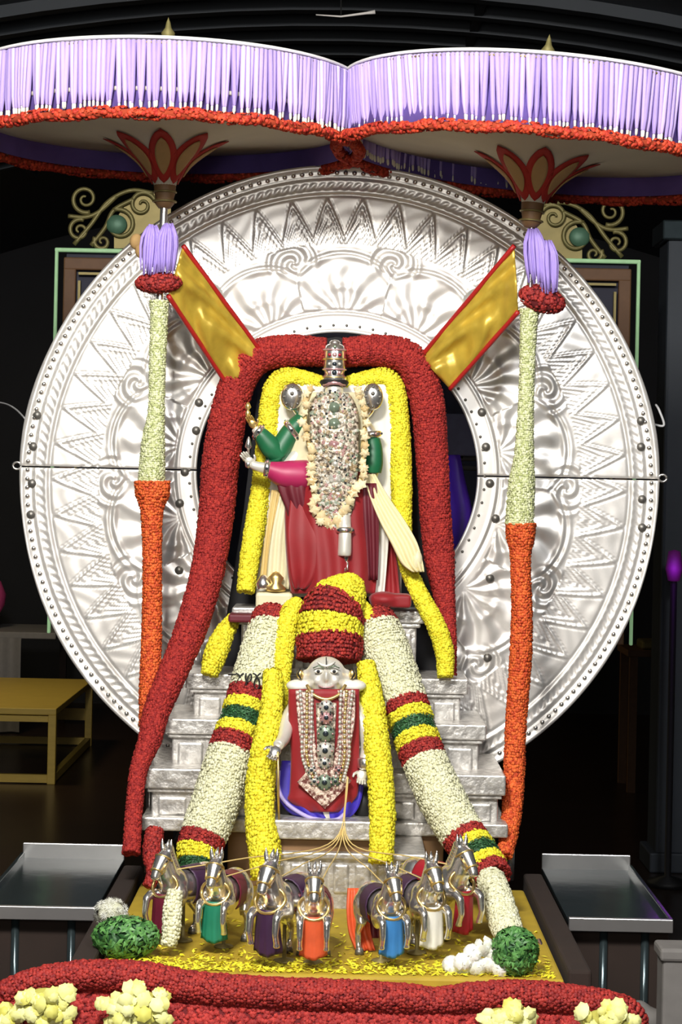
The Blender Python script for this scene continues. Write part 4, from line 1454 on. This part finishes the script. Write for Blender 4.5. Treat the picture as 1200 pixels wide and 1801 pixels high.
# armlets
for (a, b2, d, r, tx, tz_) in ((514, 757, -0.025, 19, -0.8, -0.6), (653, 764, -0.02, 17, 0.1, -1), (455, 760, -0.055, 13, -0.8, 0.55), (470, 824, -0.09, 14, -1, 0.1), (606, 932, -0.14, 15, 0, -1)):
    c = Q(a, b2, d)
    ax = Vector((tx, 0, tz_)).normalized()
    q = ax.to_track_quat('Z', 'Y').to_matrix()
    g_ = MB().lathe([(r * k_ * 0.8, -0.012), (r * k_ * 1.05, -0.010), (r * k_ * 1.12, 0), (r * k_ * 1.05, 0.010), (r * k_ * 0.8, 0.012)], c, 20, rot=q).obj('armlet', 'silver', stt, True)
    for s_ in range(7):
        t = 2 * PI * s_ / 7
        MB().ell(c + q @ Vector((r * k_ * 1.1 * math.cos(t), r * k_ * 1.1 * math.sin(t), 0)), (0.005, 0.005, 0.005), 8, 5).obj('gem', 'gem_pink' if s_ % 2 else 'gem_dark', g_, True)


# hands with five fingers
def hand(c, direction, palm_n, size, matn, parent, curl=0.5, name='hand'):
    d = Vector(direction).normalized()
    n = Vector(palm_n)
    n = (n - d * n.dot(d)).normalized()
    s = d.cross(n)
    m = MB()
    R = Matrix((s, d, n)).transposed()
    m.ell(c + d * size * 0.25, (size * 0.24, size * 0.30, size * 0.11), 12, 8, rot=R)
    for i, (off, ln) in enumerate(((-0.18, 0.42), (-0.06, 0.48), (0.06, 0.46), (0.17, 0.36))):
        p0 = c + d * size * 0.45 + s * off * size
        p1 = p0 + (d * (1 - curl * 0.3) + n * curl * 0.5).normalized() * ln * size * 0.55
        p2 = p1 + (d * (1 - curl) + n * curl).normalized() * ln * size * 0.5
        m.tube([p0, p1, p2], [size * 0.062, size * 0.055, size * 0.04], 8)
    p0 = c + d * size * 0.12 + s * size * 0.2
    p1 = p0 + (s * 0.8 + d * 0.6 + n * 0.3).normalized() * size * 0.22
    p2 = p1 + (s * 0.2 + d * 0.9 + n * 0.4).normalized() * size * 0.18
    m.tube([p0, p1, p2], [size * 0.075, size * 0.065, size * 0.045], 8)
    return m.obj(name, matn, parent, True)


hand(Q(448, 752, -0.055), (-0.5, -0.2, 0.9), (0, -1, 0), 0.062, 'gold', stt, 0.5)
hand(Q(444, 818, -0.09), (-0.6, -0.2, 0.75), (0, -1, 0), 0.070, 'skin_silver', stt, 0.4)
hand(Q(605, 972, -0.14), (0.02, -0.05, -1), (0, -1, 0), 0.075, 'silver', stt, 0.3)
# gilt flower bud ornaments held up by the left hands
o = MB().lathe([(0, 0), (0.008, 0.005), (0.010, 0.02), (0.004, 0.03), (0.012, 0.04), (0.006, 0.055), (0, 0.06)], Q(436, 735, -0.06), 10).obj('held_bud', 'gold', stt, True)
o = MB().lathe([(0, -0.05), (0.010, -0.045), (0.012, -0.03), (0.004, -0.02), (0.005, 0.02), (0.014, 0.03), (0.006, 0.06), (0, 0.07)], Q(437, 800, -0.09), 10).obj('held_bud', 'silver', stt, True)


# cloth panel helper: columns of points with folds
def cloth(name, rows, matn, parent, folds=5, amp=0.008, depth=0.02, n=24, cols=22, thick=0.004, seed=0, bulge=0.0):
    """rows: (pxL, pxR, py, dY)"""
    rr = smooth_path(rows, n)
    vs, fs = [], []
    for i, (l, r, y, d) in enumerate(rr):
        for j in range(cols + 1):
            u = j / cols
            f_ = amp * math.sin(u * folds * 2 * PI + seed + 0.6 * math.sin(i * 0.25)) * (0.4 + 0.6 * i / n)
            b3 = bulge * math.sin(PI * u)
            vs.append(Q(l + (r - l) * u, y, d - f_ - b3))
    for i in range(n - 1):
        for j in range(cols):
            q = i * (cols + 1) + j
            fs.append((q, q + 1, q + cols + 2, q + cols + 1))
    o = MB().add(vs, fs).obj(name, matn, parent, True)
    s_ = o.modifiers.new('t', 'SOLIDIFY')
    s_.thickness = thick
    s_.offset = 0
    return o


# white and cream hangings behind the arms
cloth('back_cloth', [(486, 690, 676, 0.06), (484, 692, 760, 0.06), (470, 700, 860, 0.06), (458, 706, 960, 0.06), (450, 706, 1050, 0.06)], 'white_silk', stt, 8, 0.006, n=20, cols=40)
cloth('shoulder_cloth', [(535, 640, 690, -0.02), (525, 645, 730, -0.03), (512, 645, 790, -0.03), (492, 640, 815, -0.03), (500, 640, 830, -0.02)], 'cream_silk', stt, 4, 0.004, bulge=0.05)
cloth('side_sash', [(492, 520, 872, -0.05), (480, 516, 930, -0.06), (472, 512, 985, -0.06), (468, 508, 1036, -0.06)], 'cream_silk', stt, 3, 0.006)
cloth('side_sash', [(478, 494, 862, -0.03), (470, 484, 920, -0.04), (462, 478, 980, -0.04), (456, 474, 1036, -0.04)], 'gold_silk', stt, 2, 0.005)
cloth('side_sash', [(660, 684, 880, -0.04), (662, 684, 940, -0.05), (658, 680, 1000, -0.05), (652, 676, 1046, -0.05)], 'white_silk', stt, 2, 0.005)
cloth('red_tail', [(680, 690, 940, 0.0), (678, 698, 990, -0.01), (672, 702, 1030, -0.02), (664, 706, 1068, -0.03)], 'red_velvet', stt, 2, 0.006)
# long cream sash from the right arm
cloth('long_sash', [(638, 660, 834, -0.06), (650, 682, 872, -0.09), (668, 712, 916, -0.12), (688, 734, 955, -0.14), (706, 744, 990, -0.15), (726, 746, 1006, -0.15)], 'sash_silk', stt, 3, 0.007, n=26)
MB().ell(Q(734, 985, -0.14), (0.02, 0.018, 0.035), 12, 8).obj('sash_knot', 'cream_silk', stt, True)
# red skirt
cloth('skirt', [(508, 658, 830, -0.04), (502, 662, 880, -0.06), (502, 664, 940, -0.07), (506, 664, 1000, -0.08), (512, 660, 1044, -0.09)], 'red_velvet', stt, 4, 0.009, n=26, cols=46, bulge=0.075)
o = cloth('skirt_drape', [(512, 570, 870, -0.09), (506, 600, 930, -0.13), (508, 600, 975, -0.14), (512, 575, 1015, -0.14), (518, 545, 1036, -0.13)], 'red_velvet', stt, 2, 0.010, n=20, seed=1.0)
cloth('skirt_maroon_pleat', [(625, 662, 850, -0.08), (628, 666, 900, -0.10), (632, 666, 960, -0.10), (636, 664, 1020, -0.10)], 'maroon_velvet', stt, 3, 0.008, n=18)  # right part of the skirt in darker maroon
cloth('sleeve_drape', [(484, 548, 828, -0.08), (490, 548, 860, -0.09), (505, 548, 900, -0.08), (512, 545, 930, -0.07)], 'maroon_velvet', stt, 3, 0.008, n=18, bulge=0.02)

# chest plate of jewels
cp = [(560, 612, 692, -0.10), (546, 628, 720, -0.115), (548, 630, 780, -0.125), (552, 628, 840, -0.125), (560, 622, 890, -0.125), (574, 606, 925, -0.12), (586, 592, 938, -0.12)]
plate = cloth('breast_ornament', cp, 'jewel_plate', stt, 1, 0.0, n=26, thick=0.01, bulge=0.02)
rows = smooth_path(cp, 44)
for mm, cnt in (('gem_silver', 190), ('gem_pink', 110), ('gem_green', 150), ('gem_tan', 150), ('gem_dark', 90)):
    m = MB()
    pos = []
    for k in range(cnt):
        l, r, y, d = rows[random.randrange(len(rows))]
        u = random.random()
        pos.append(Q(l + (r - l) * u, y + random.uniform(-3, 3), d - 0.02 * math.sin(PI * u) - 0.006))
    ic = MB().ell((0, 0, 0), (1, 1, 1), 6, 4)
    me = scatter_mesh('gems', pos, [(0, -1, 0)] * cnt, 0.0066 if mm != 'gem_dark' else 0.0046, mm, (np.array(ic.v), np.array([t for f in ic.f for t in ((f[0], f[1], f[2]), (f[0], f[2], f[3]))])), 0.8, 0.1)
    me.polygons.foreach_set('use_smooth', [True] * len(me.polygons))
    o = link('gem_cluster', me, plate)
    o['kind'] = 'stuff'
for (a, b2, r, mm) in ((588, 716, 9, 'gem_green'), (588, 745, 10, 'gem_green'), (588, 782, 9, 'gem_pink'), (590, 816, 10, 'gem_silver'), (590, 842, 12, 'gem_silver'), (590, 874, 11, 'gem_pink'), (592, 902, 7, 'gem_pink')):
    MB().lathe([(0, -0.006), (r * k_ * 0.45, -0.005), (r * k_ * 0.55, -0.002), (r * k_, -0.001), (r * k_, 0.006), (0, 0.006)], Q(a, b2, -0.148), 16, rot=Euler((-PI / 2, 0, 0)).to_matrix()).obj('medallion', mm, plate, True)

# cream blossom garland around the chest plate
gb = empty('blossom_garland', Q(580, 930, -0.13), 'garland of large cream blossoms around the chest jewels of the statue', 'garland')
line = [(548, 684), (540, 706), (536, 735), (540, 765), (546, 795), (548, 825), (550, 855), (554, 885), (562, 908), (576, 922), (592, 912), (606, 893), (618, 868), (634, 845), (640, 815), (638, 785), (642, 755), (640, 725), (634, 700), (626, 684)]
pp = smooth_path(line, 44)
for i, (a, b2) in enumerate(pp):
    p = Q(a + random.uniform(-5, 5), b2 + random.uniform(-3, 3), -0.135 - random.uniform(0, 0.012))
    me = scatter_mesh('blossom', [p] * 2, [(random.uniform(-.4, .4), -1, random.uniform(-.3, .4))] * 2, 0.018 + 0.007 * max(0, (b2 - 780) / 140), 'peach_flower', ROS, 1.0, 0.3)
    link('blossom', me, gb)
MB().tube([Vector(Q(a, b2, -0.125)) for a, b2 in pp], 0.008, 8).obj('string', 'gold_silk', gb, True)

# cushions and cloth blocks beside the feet
o = MB().box(Q(483, 1058, -0.06), (S(64, YS), 0.12, S(34, YS))).obj('cloth_block', 'cream_silk', None, bevel=0.012)
tag(o, 'folded cream cloth block left of the statue feet', 'cloth')
o = MB().box(Q(450, 1086, -0.08), (S(92, YS), 0.16, S(14, YS))).obj('flat_cushion', 'maroon_velvet', None, bevel=0.008)
tag(o, 'flat maroon cushion under the left cloth block', 'cushion')
o = link('red_cushion', set_mat(fuse(MB().box(Q(688, 1056, -0.08), (S(70, YS), 0.12, S(24, YS))).ell(Q(676, 1054, -0.10), (0.06, 0.06, 0.03)), 0.008, 6, 'red_cushion'), 'red_velvet'))
tag(o, 'red velvet cushion right of the statue feet', 'cushion')
o = empty('gilt_ornament', Q(480, 1040, -0.08), 'small gilt and silver ornament on the cream cloth block', 'ornament')
MB().lathe([(0, 0), (0.035, 0), (0.04, 0.012), (0.02, 0.03), (0.03, 0.05), (0.012, 0.07), (0, 0.075)], Q(485, 1040, -0.09), 16).obj('urn', 'gold', o, True)
MB().lathe([(0, 0), (0.025, 0), (0.028, 0.02), (0.012, 0.05), (0, 0.055)], Q(463, 1036, -0.09), 16).obj('cup', 'silver', o, True)

# ================================================================== SMALL CHARIOTEER FIGURE
YC = -0.92
ch = empty('charioteer_figure', P(572, 1446, YC), 'small silver faced figure in red robe with long jewelled collar', 'statue')


def C(a, b2, d=0.0):
    return P(a, b2, YC + d)


kc = S(1, YC)
m = MB()
m.ell(C(574, 1190), (S(36, YC), 0.062, S(36, YC)), 20, 14)
m.ell(C(574, 1206, -0.012), (S(27, YC), 0.05, S(22, YC)), 16, 10)
m.tube([C(573, 1215, 0), C(572, 1240, 0)], [0.035, 0.05], 14)
m.tube([C(572, 1236, 0), C(572, 1300, 0), C(572, 1440, 0)], [0.085, 0.08, 0.085], 18, flat=0.6)
for (pl) in ([(528, 1232, 0, 15), (508, 1262, -0.01, 13), (500, 1296, -0.08, 12), (489, 1312, -0.15, 10)], [(616, 1232, 0, 15), (636, 1268, -0.01, 13), (646, 1310, -0.03, 12), (640, 1352, -0.06, 11)]):
    c = [tuple(C(a, b2, d)) + (S(r, YC),) for a, b2, d, r in pl]
    pp = smooth_path(c, 18)
    m.tube([Vector(x[:3]) for x in pp], [x[3] for x in pp], 12)
# brow, nose, lips, ears melted in
m.ell(C(574, 1190, -0.066), (0.009, 0.014, 0.024), 10, 8)
m.ell(C(574, 1207, -0.062), (0.018, 0.008, 0.006), 10, 8)
m.ell(C(574, 1220, -0.048), (0.022, 0.014, 0.012), 10, 8)
for dx in (-1, 1):
    m.ell(C(574 + dx * 15, 1197, -0.050), (0.018, 0.012, 0.016), 10, 8)
    m.ell(C(574 + dx * 38, 1192, 0.0), (0.012, 0.02, 0.03), 10, 8)
cb = link('body', set_mat(fuse(m, 0.006, 3, 'body'), 'skin_silver'), ch)
for dx in (-1, 1):
    e = MB().ell(C(574 + dx * 14, 1181, -0.062), (0.0145, 0.006, 0.0072), 12, 8).obj('eye', 'white_silk', cb, True)
    MB().ell(C(574 + dx * 14, 1181, -0.067), (0.0062, 0.003, 0.0060), 8, 6).obj('pupil', 'black', e, True)
    MB().tube([C(574 + dx * 5, 1175, -0.064), C(574 + dx * 14, 1171, -0.064), C(574 + dx * 23, 1175, -0.054)], 0.0025, 6).obj('eyebrow', 'gem_green', cb, True)
    MB().ell(C(574 + dx * 46, 1186, -0.02), (0.012, 0.008, 0.016), 10, 8).obj('earring', 'gold', cb, True)
    MB().tube([C(574 + dx * 46, 1176, -0.028), C(574 + dx * 50, 1184, -0.03), C(574 + dx * 45, 1194, -0.03)], 0.003, 6).obj('earring_hook', 'black', cb, True)
MB().tube([C(560, 1206, -0.062), C(567, 1209, -0.07), C(574, 1209, -0.072), C(581, 1209, -0.07), C(588, 1206, -0.062)], 0.0026, 6).obj('lips', 'gem_pink', cb, True)
MB().tube([C(560, 1165, -0.052), C(567, 1170, -0.064), C(574, 1172, -0.068), C(581, 1170, -0.064), C(588, 1165, -0.052)], 0.008, 8, flat=0.6).obj('forehead_mark', 'white_silk', cb, True)
MB().tube([C(574, 1156, -0.058), C(574, 1174, -0.072)], 0.0035, 8, flat=0.5).obj('forehead_line', 'black', cb, True)
# white shoulder cloth
for dx in (-1, 1):
    MB().ell(C(574 + dx * 48, 1206, 0.0), (0.045, 0.045, 0.022), 14, 8).obj('shoulder_cloth', 'white_silk', ch, True)
YS_keep = YS
YS = YC
# robe, hem
robe = cloth('robe', [(508, 632, 1212, -0.04), (508, 632, 1260, -0.045), (512, 632, 1330, -0.05), (510, 630, 1390, -0.06), (508, 622, 1408, -0.06), (540, 602, 1428, -0.06)], 'red_velvet', ch, 3, 0.004, n=26, cols=30, bulge=0.035)
cloth('robe_hem', [(496, 640, 1338, -0.025), (490, 640, 1375, -0.035), (492, 636, 1405, -0.045), (508, 626, 1428, -0.05), (545, 606, 1444, -0.05)], 'blue_silk', ch, 5, 0.006, n=20, cols=30, bulge=0.03)
pp = [Vector(x) for x in smooth_path([tuple(C(*c)) for c in ((490, 1355, -0.045), (490, 1385, -0.05), (500, 1408, -0.06), (522, 1426, -0.08), (552, 1440, -0.085), (590, 1442, -0.085), (606, 1432, -0.08))], 24)]
MB().tube(pp, 0.007, 8).obj('hem_band', 'lilac_silk', ch, True)
# lace panels on the robe
for (x0, x1, x2, x3) in ((520, 553, 540, 566), (594, 625, 583, 608)):
    cloth('lace_panel', [(x0, x1, 1214, -0.075), (x0 + 4, x1 - 1, 1270, -0.088), ((x0 + x2) / 2 + 1, (x1 + x3) / 2 - 2, 1325, -0.095), (x2, x3, 1372, -0.098)], 'lace', ch, 1, 0.001, n=20, cols=10)
cloth('lace_panel', [(556, 592, 1236, -0.080), (557, 590, 1280, -0.090), (558, 588, 1325, -0.096), (560, 584, 1360, -0.098)], 'jewel_plate', ch, 1, 0.001, n=16, cols=10)
# long bead strands
for s_, (x0, x1, x2, mm) in enumerate(((528, 532, 548, 'gem_pink'), (540, 540, 552, 'gem_silver'), (549, 548, 558, 'gem_pink'), (600, 598, 590, 'gem_pink'), (610, 606, 598, 'gem_silver'), (620, 614, 604, 'gem_pink'))):
    pp = smooth_path([(x0, 1216, -0.085), (x1, 1270, -0.095), (x1, 1330, -0.10), (x2, 1372, -0.105)], 30)
    st_ = MB().tube([C(*c) for c in pp], 0.0052, 7).obj('bead_strand', mm, ch, True)
    m = MB()
    for c in smooth_path([tuple(x) for x in pp], 22):
        m.ell(C(c[0], c[1], c[2] - 0.005), (0.0065, 0.005, 0.0065), 7, 5)
    o = m.obj('beads', 'gold' if s_ % 3 == 1 else 'gem_silver', st_, True)
    o['kind'] = 'stuff'
MB().tube([C(*c) for c in smooth_path([(540, 1205, -0.06), (552, 1222, -0.085), (574, 1230, -0.095), (596, 1222, -0.085), (608, 1205, -0.06)], 20)], 0.006, 8).obj('collar', 'gold', ch, True)
# pendants down the middle
for (a, b2, r, mm) in ((574, 1244, 13, 'gem_silver'), (574, 1262, 12, 'gem_pink'), (573, 1290, 15, 'gem_green'), (572, 1320, 15, 'gem_silver'), (571, 1342, 11, 'gem_silver'), (548, 1354, 8, 'gem_silver'), (596, 1354, 8, 'gem_pink'), (571, 1376, 14, 'gem_green'), (553, 1374, 9, 'gem_silver'), (590, 1374, 9, 'gem_green')):
    c = C(a, b2, -0.108)
    o = MB().lathe([(0, -0.008), (r * kc * 0.5, -0.007), (r * kc * 0.62, -0.003), (r * kc, -0.002), (r * kc, 0.006), (0, 0.006)], c, 16, rot=Euler((-PI / 2, 0, 0)).to_matrix()).obj('pendant', mm, ch, True)
    for q in range(8):
        t = 2 * PI * q / 8
        MB().ell(c + Vector((r * kc * 0.82 * math.cos(t), -0.008, r * kc * 0.82 * math.sin(t))), (0.0034, 0.003, 0.0034), 7, 5).obj('gem', 'gem_dark' if q % 2 else 'gem_pink', o, True)
    MB().ell(c + Vector((0, -0.008, 0)), (r * kc * 0.34, 0.004, r * kc * 0.34), 8, 6).obj('gem', 'gem_dark', o, True)
poly = [C(*c) for c in ((524, 1368), (548, 1342), (596, 1342), (618, 1366), (594, 1392), (572, 1414), (550, 1393))]
MB().prism([(v.x, v.z) for v in poly], YC - 0.106, YC - 0.096).obj('pendant_plate', 'lace', ch)
YS = YS_keep
hand(C(488, 1312, -0.15), (-0.25, -0.45, -0.6), (0, -0.8, 0.5), 0.085, 'silver', ch, 0.7)
hand(C(638, 1354, -0.06), (-0.1, -0.3, -0.9), (0, -1, 0), 0.075, 'skin_silver', ch, 0.9)
MB().lathe([(0.020, -0.02), (0.026, -0.015), (0.026, 0.015), (0.020, 0.02)], C(642, 1342, -0.055), 16).obj('cuff', 'silver', ch, True)
MB().tube([C(489, 1322, -0.18), C(490, 1400, -0.16), C(491, 1446, -0.13)], 0.004, 8).obj('staff', 'gold', ch, True)
for (a) in (506, 640):
    MB().tube([C(a, 1384, 0.0), C(a, 1446, 0.0)], [0.03, 0.034], 14).obj('leg', 'black', ch, True)

# dark curled wire lettering band on the left cream garland
wl = empty('wire_curls', P(450, 1205, -0.80), 'row of thin dark wire curls on the left cream garland', 'ornament')
for k, x in enumerate((422, 437, 452, 467)):
    Yw = -0.80 - 0.004 * k + 0.00005 * (x - 445) ** 2
    pts = [(x - 7, 1184), (x - 1, 1188), (x + 4, 1198), (x + 4, 1208), (x, 1212), (x - 4, 1208), (x - 4, 1198), (x + 2, 1188), (x + 7, 1184)]
    if k % 2:
        pts = [(x - 4, 1184), (x - 5, 1194), (x, 1200), (x + 5, 1194), (x + 4, 1185), (x - 1, 1192), (x - 4, 1204), (x, 1212), (x + 5, 1206)]
    MB().tube([Vector(v) for v in smooth_path([tuple(P(a, b2, Yw)) for a, b2 in pts], 24)], 0.0032, 6).obj('curl', 'black', wl, True)
MB().tube([P(402, 1187, -0.77), P(415, 1186, -0.79)], 0.003, 6).obj('curl', 'black', wl, True)

# ================================================================== HORSES
m = MB()
m.ell((0, 0.06, 0.165), (0.043, 0.10, 0.047), 18, 12)
m.ell((0, -0.022, 0.175), (0.044, 0.05, 0.050), 18, 12)
m.ell((0, 0.135, 0.170), (0.046, 0.050, 0.050), 18, 12)
m.tube([(0, -0.03, 0.180), (0, -0.056, 0.215), (0, -0.066, 0.250), (0, -0.068, 0.268)], [0.040, 0.032, 0.026, 0.020], 14)
m.tube([(0, -0.058, 0.272), (0, -0.078, 0.258), (0, -0.104, 0.226), (0, -0.114, 0.208), (0, -0.116, 0.202)], [0.018, 0.023, 0.016, 0.0135, 0.010], 14)
m.ell((0, -0.085, 0.236), (0.016, 0.014, 0.018), 10, 8)
for s_ in (-1, 1):
    m.ell((s_ * 0.030, -0.03, 0.150), (0.022, 0.030, 0.040), 12, 8)
    m.tube([(s_ * 0.032, -0.040, 0.145), (s_ * 0.038, -0.085, 0.150), (s_ * 0.038, -0.100, 0.142)], [0.020, 0.014, 0.012], 10)
    m.tube([(s_ * 0.038, -0.100, 0.144), (s_ * 0.038, -0.108, 0.100), (s_ * 0.038, -0.098, 0.074), (s_ * 0.038, -0.098, 0.064)], [0.012, 0.009, 0.009, 0.012], 10)
    m.ell((s_ * 0.034, 0.135, 0.145), (0.024, 0.040, 0.045), 12, 8)
    m.tube([(s_ * 0.036, 0.130, 0.130), (s_ * 0.037, 0.115, 0.100), (s_ * 0.037, 0.148, 0.066), (s_ * 0.037, 0.142, 0.022), (s_ * 0.037, 0.130, 0.016), (s_ * 0.037, 0.130, 0.0)], [0.024, 0.017, 0.011, 0.009, 0.012, 0.014], 10)
    m.tube([(s_ * 0.013, -0.058, 0.280), (s_ * 0.016, -0.060, 0.296), (s_ * 0.017, -0.058, 0.318)], [0.008, 0.007, 0.002], 8)
horse_me = set_mat(fuse(m, 0.0042, 3, 'horse_body'), 'silver')
mm_ = MB()
for k in range(9):
    u = k / 8
    mm_.ell((0, -0.046 + 0.040 * (1 - u) ** 1.2 + 0.006, 0.205 + 0.072 * u), (0.008, 0.017, 0.014), 10, 6, rot=(0.5, 0, 0))
mane_me = mm_.mesh('mane', 'silver', True)
tail_me = MB().tube(smooth_path([(0, 0.178, 0.185), (0, 0.200, 0.175), (0, 0.208, 0.12), (0, 0.205, 0.06)], 10), np.array([0.008, 0.010, 0.012, 0.014, 0.015, 0.015, 0.014, 0.011, 0.007, 0.003]), 8).mesh('tail', 'silver', True)
eye_me = MB().ell((0.021, -0.085, 0.254), (0.003, 0.004, 0.004), 8, 6).mesh('eye', 'black', True)
eye_me2 = MB().ell((-0.021, -0.085, 0.254), (0.003, 0.004, 0.004), 8, 6).mesh('eye', 'black', True)
br = MB()
for (c, r, ry) in (((0, -0.104, 0.226), 0.018, 0.9), ((0, -0.072, 0.258), 0.026, 0.5)):
    q = Vector((0, -0.55, -0.75)).normalized().to_track_quat('Z', 'Y').to_matrix()
    br.tube([Vector(c) + q @ Vector((r * math.cos(t), r * math.sin(t), 0)) for t in np.linspace(0, 2 * PI, 17)], 0.0028, 6)
for s_ in (-1, 1):
    br.tube([(s_ * 0.018, -0.104, 0.230), (s_ * 0.024, -0.080, 0.256)], 0.0025, 6)
bridle_me = br.mesh('bridle', 'gold', True)
crest_me = MB().tube([(0, -0.058, 0.280), (0, -0.056, 0.296), (0.002, -0.050, 0.312)], [0.006, 0.007, 0.0015], 8).mesh('plume', 'silver', True)
# saddle cloth
vs, fs = [], []
for i in range(9):
    y = 0.03 + 0.07 * i / 8
    for j in range(13):
        a = -0.75 * PI + 1.5 * PI * j / 12
        vs.append((0.051 * math.sin(a), y, 0.166 + 0.056 * math.cos(a) - (0.012 if abs(a) > 1.8 else 0)))
for i in range(8):
    for j in range(12):
        q = i * 13 + j
        fs.append((q, q + 1, q + 14, q + 13))
saddle_me = MB().add(vs, fs).mesh('saddle_cloth', 'red_velvet', True)
# chest bib
vs, fs = [], []
for i in range(13):
    u = i / 12
    for j in range(11):
        v = j / 10 * 2 - 1
        wdt = 0.030 + 0.010 * u
        vs.append((v * wdt, -0.072 - 0.016 * math.cos(v * 1.4) - 0.004 * math.sin(v * 11) * u + 0.006 * u, 0.158 - 0.118 * u - 0.006 * math.cos(v * PI) * u))
for i in range(12):
    for j in range(10):
        q = i * 11 + j
        fs.append((q, q + 1, q + 12, q + 11))
bib_me = MB().add(vs, fs).mesh('chest_cloth', 'red_velvet', True)
hoof_me = MB().lathe([(0.011, 0), (0.015, 0), (0.012, 0.016)], (0, 0, 0), 12).mesh('hoof', 'silver_dark', True)
stand_me = MB().lathe([(0.0, 0), (0.03, 0), (0.028, 0.005), (0.006, 0.010), (0.005, 0.125), (0, 0.125)], (0, 0.03, 0), 14).mesh('stand', 'old_gold', True)
collar_me = MB().tube([(0.043 * math.sin(t), -0.060 - 0.0 + 0.012 * math.cos(t) - 0.016 * abs(math.cos(t)), 0.183 + 0.034 * math.cos(t)) for t in np.linspace(0, 2 * PI, 21)], 0.005, 7).mesh('collar', 'gold', True)

HORSES = [
    # px of chest, feet py, heading (deg, + turns its face to the photo's left), scale, cloth, label
    (308, 1672, 32, 1.06, 'wine_silk', 'leftmost silver horse with dark wine chest cloth'),
    (386, 1682, 14, 1.04, 'teal_silk', 'second silver horse from the left with green chest cloth'),
    (490, 1706, 24, 1.14, 'plum_silk', 'third silver horse from the left with blackish purple chest cloth'),
    (550, 1708, 0, 1.04, 'orange_silk', 'middle silver horse facing forward with orange chest cloth'),
    (676, 1702, -16, 1.02, 'sky_silk', 'silver horse with bright blue chest cloth right of the middle'),
    (742, 1686, -22, 1.06, 'white_plume', 'second silver horse from the right with whitish chest cloth'),
    (786, 1660, -38, 1.12, 'crimson_silk', 'rightmost silver horse with crimson chest cloth'),
]
horse_roots = []
for (hx, hy, ang, sc, cm, lab) in HORSES:
    D = (H - TZ) * F / (hy - 850)
    Yh_ = D + CY
    p = P(hx, hy, Yh_)
    root = empty('silver_horse', (p.x, p.y + 0.06, TZ + 0.001), lab, 'horse', 'seven silver horses on the platform')
    root.rotation_euler = (0, 0, -math.radians(ang))
    root.scale = (sc, sc, sc)
    for nm, me in (('body', horse_me), ('mane', mane_me), ('tail', tail_me), ('eye', eye_me), ('eye', eye_me2), ('bridle', bridle_me), ('plume', crest_me), ('collar', collar_me), ('stand', stand_me), ('saddle_cloth', saddle_me), ('chest_cloth', bib_me)):
        o = bpy.data.objects.new(nm, me)
        COL.objects.link(o)
        o.parent = root
        if nm in ('saddle_cloth', 'chest_cloth'):
            sd = o.modifiers.new('t', 'SOLIDIFY')
            sd.thickness = 0.003
            o.material_slots[0].link = 'OBJECT'
            o.material_slots[0].material = MATS[cm if nm == 'chest_cloth' else {'wine_silk': 'plum_silk', 'teal_silk': 'wine_silk', 'plum_silk': 'plum_silk', 'orange_silk': 'wine_silk', 'sky_silk': 'plum_silk', 'white_plume': 'plum_silk', 'crimson_silk': 'crimson_silk'}[cm]]
    for s_ in (-1, 1):
        o = bpy.data.objects.new('hoof', hoof_me)
        COL.objects.link(o)
        o.parent = root
        o.location = (s_ * 0.037, 0.130, 0)
    horse_roots.append((root, sc, ang))

# reins from the figure's hand to each horse
hand_p = C(612, 1366, -0.12)
for k, (root, sc, ang) in enumerate(horse_roots):
    R = Matrix.Rotation(-math.radians(ang), 3, 'Z')
    e = root.location + R @ (Vector((0, -0.096, 0.222)) * sc)
    midp = Vector(P(600 + (k - 3) * 5, 1480, -1.10))
    pp = [Vector(x) for x in smooth_path([tuple(hand_p), tuple(midp), tuple(midp.lerp(e, 0.55) + Vector((0, -0.02, 0.0))), tuple(e)], 26)]
    o = MB().tube(pp, 0.0022, 6).obj('rein_rope', 'gold_silk', None, True)
    tag(o, 'gold cord rein running to the ' + ['leftmost horse', 'second horse from the left', 'third horse from the left', 'middle horse', 'horse with blue cloth', 'second horse from the right', 'rightmost horse'][k], 'cord', 'gold reins')

# red and orange cloth hanging between the middle horses
root = empty('hanging_cloth', P(630, 1690, -1.70), 'orange and dark red cloth hanging between the middle and blue clothed horses', 'cloth')
YS = -1.62
cloth('cloth', [(612, 640, 1562, 0.0), (610, 648, 1600, -0.02), (614, 652, 1640, -0.03), (626, 660, 1672, -0.04)], 'orange_silk', root, 3, 0.008, n=16, cols=16)
cloth('dark_fold', [(634, 660, 1570, 0.01), (638, 668, 1610, -0.01), (640, 668, 1650, -0.03)], 'wine_silk', root, 2, 0.006, n=14, cols=12)
YS = YS_keep

print('objects', len(bpy.data.objects))
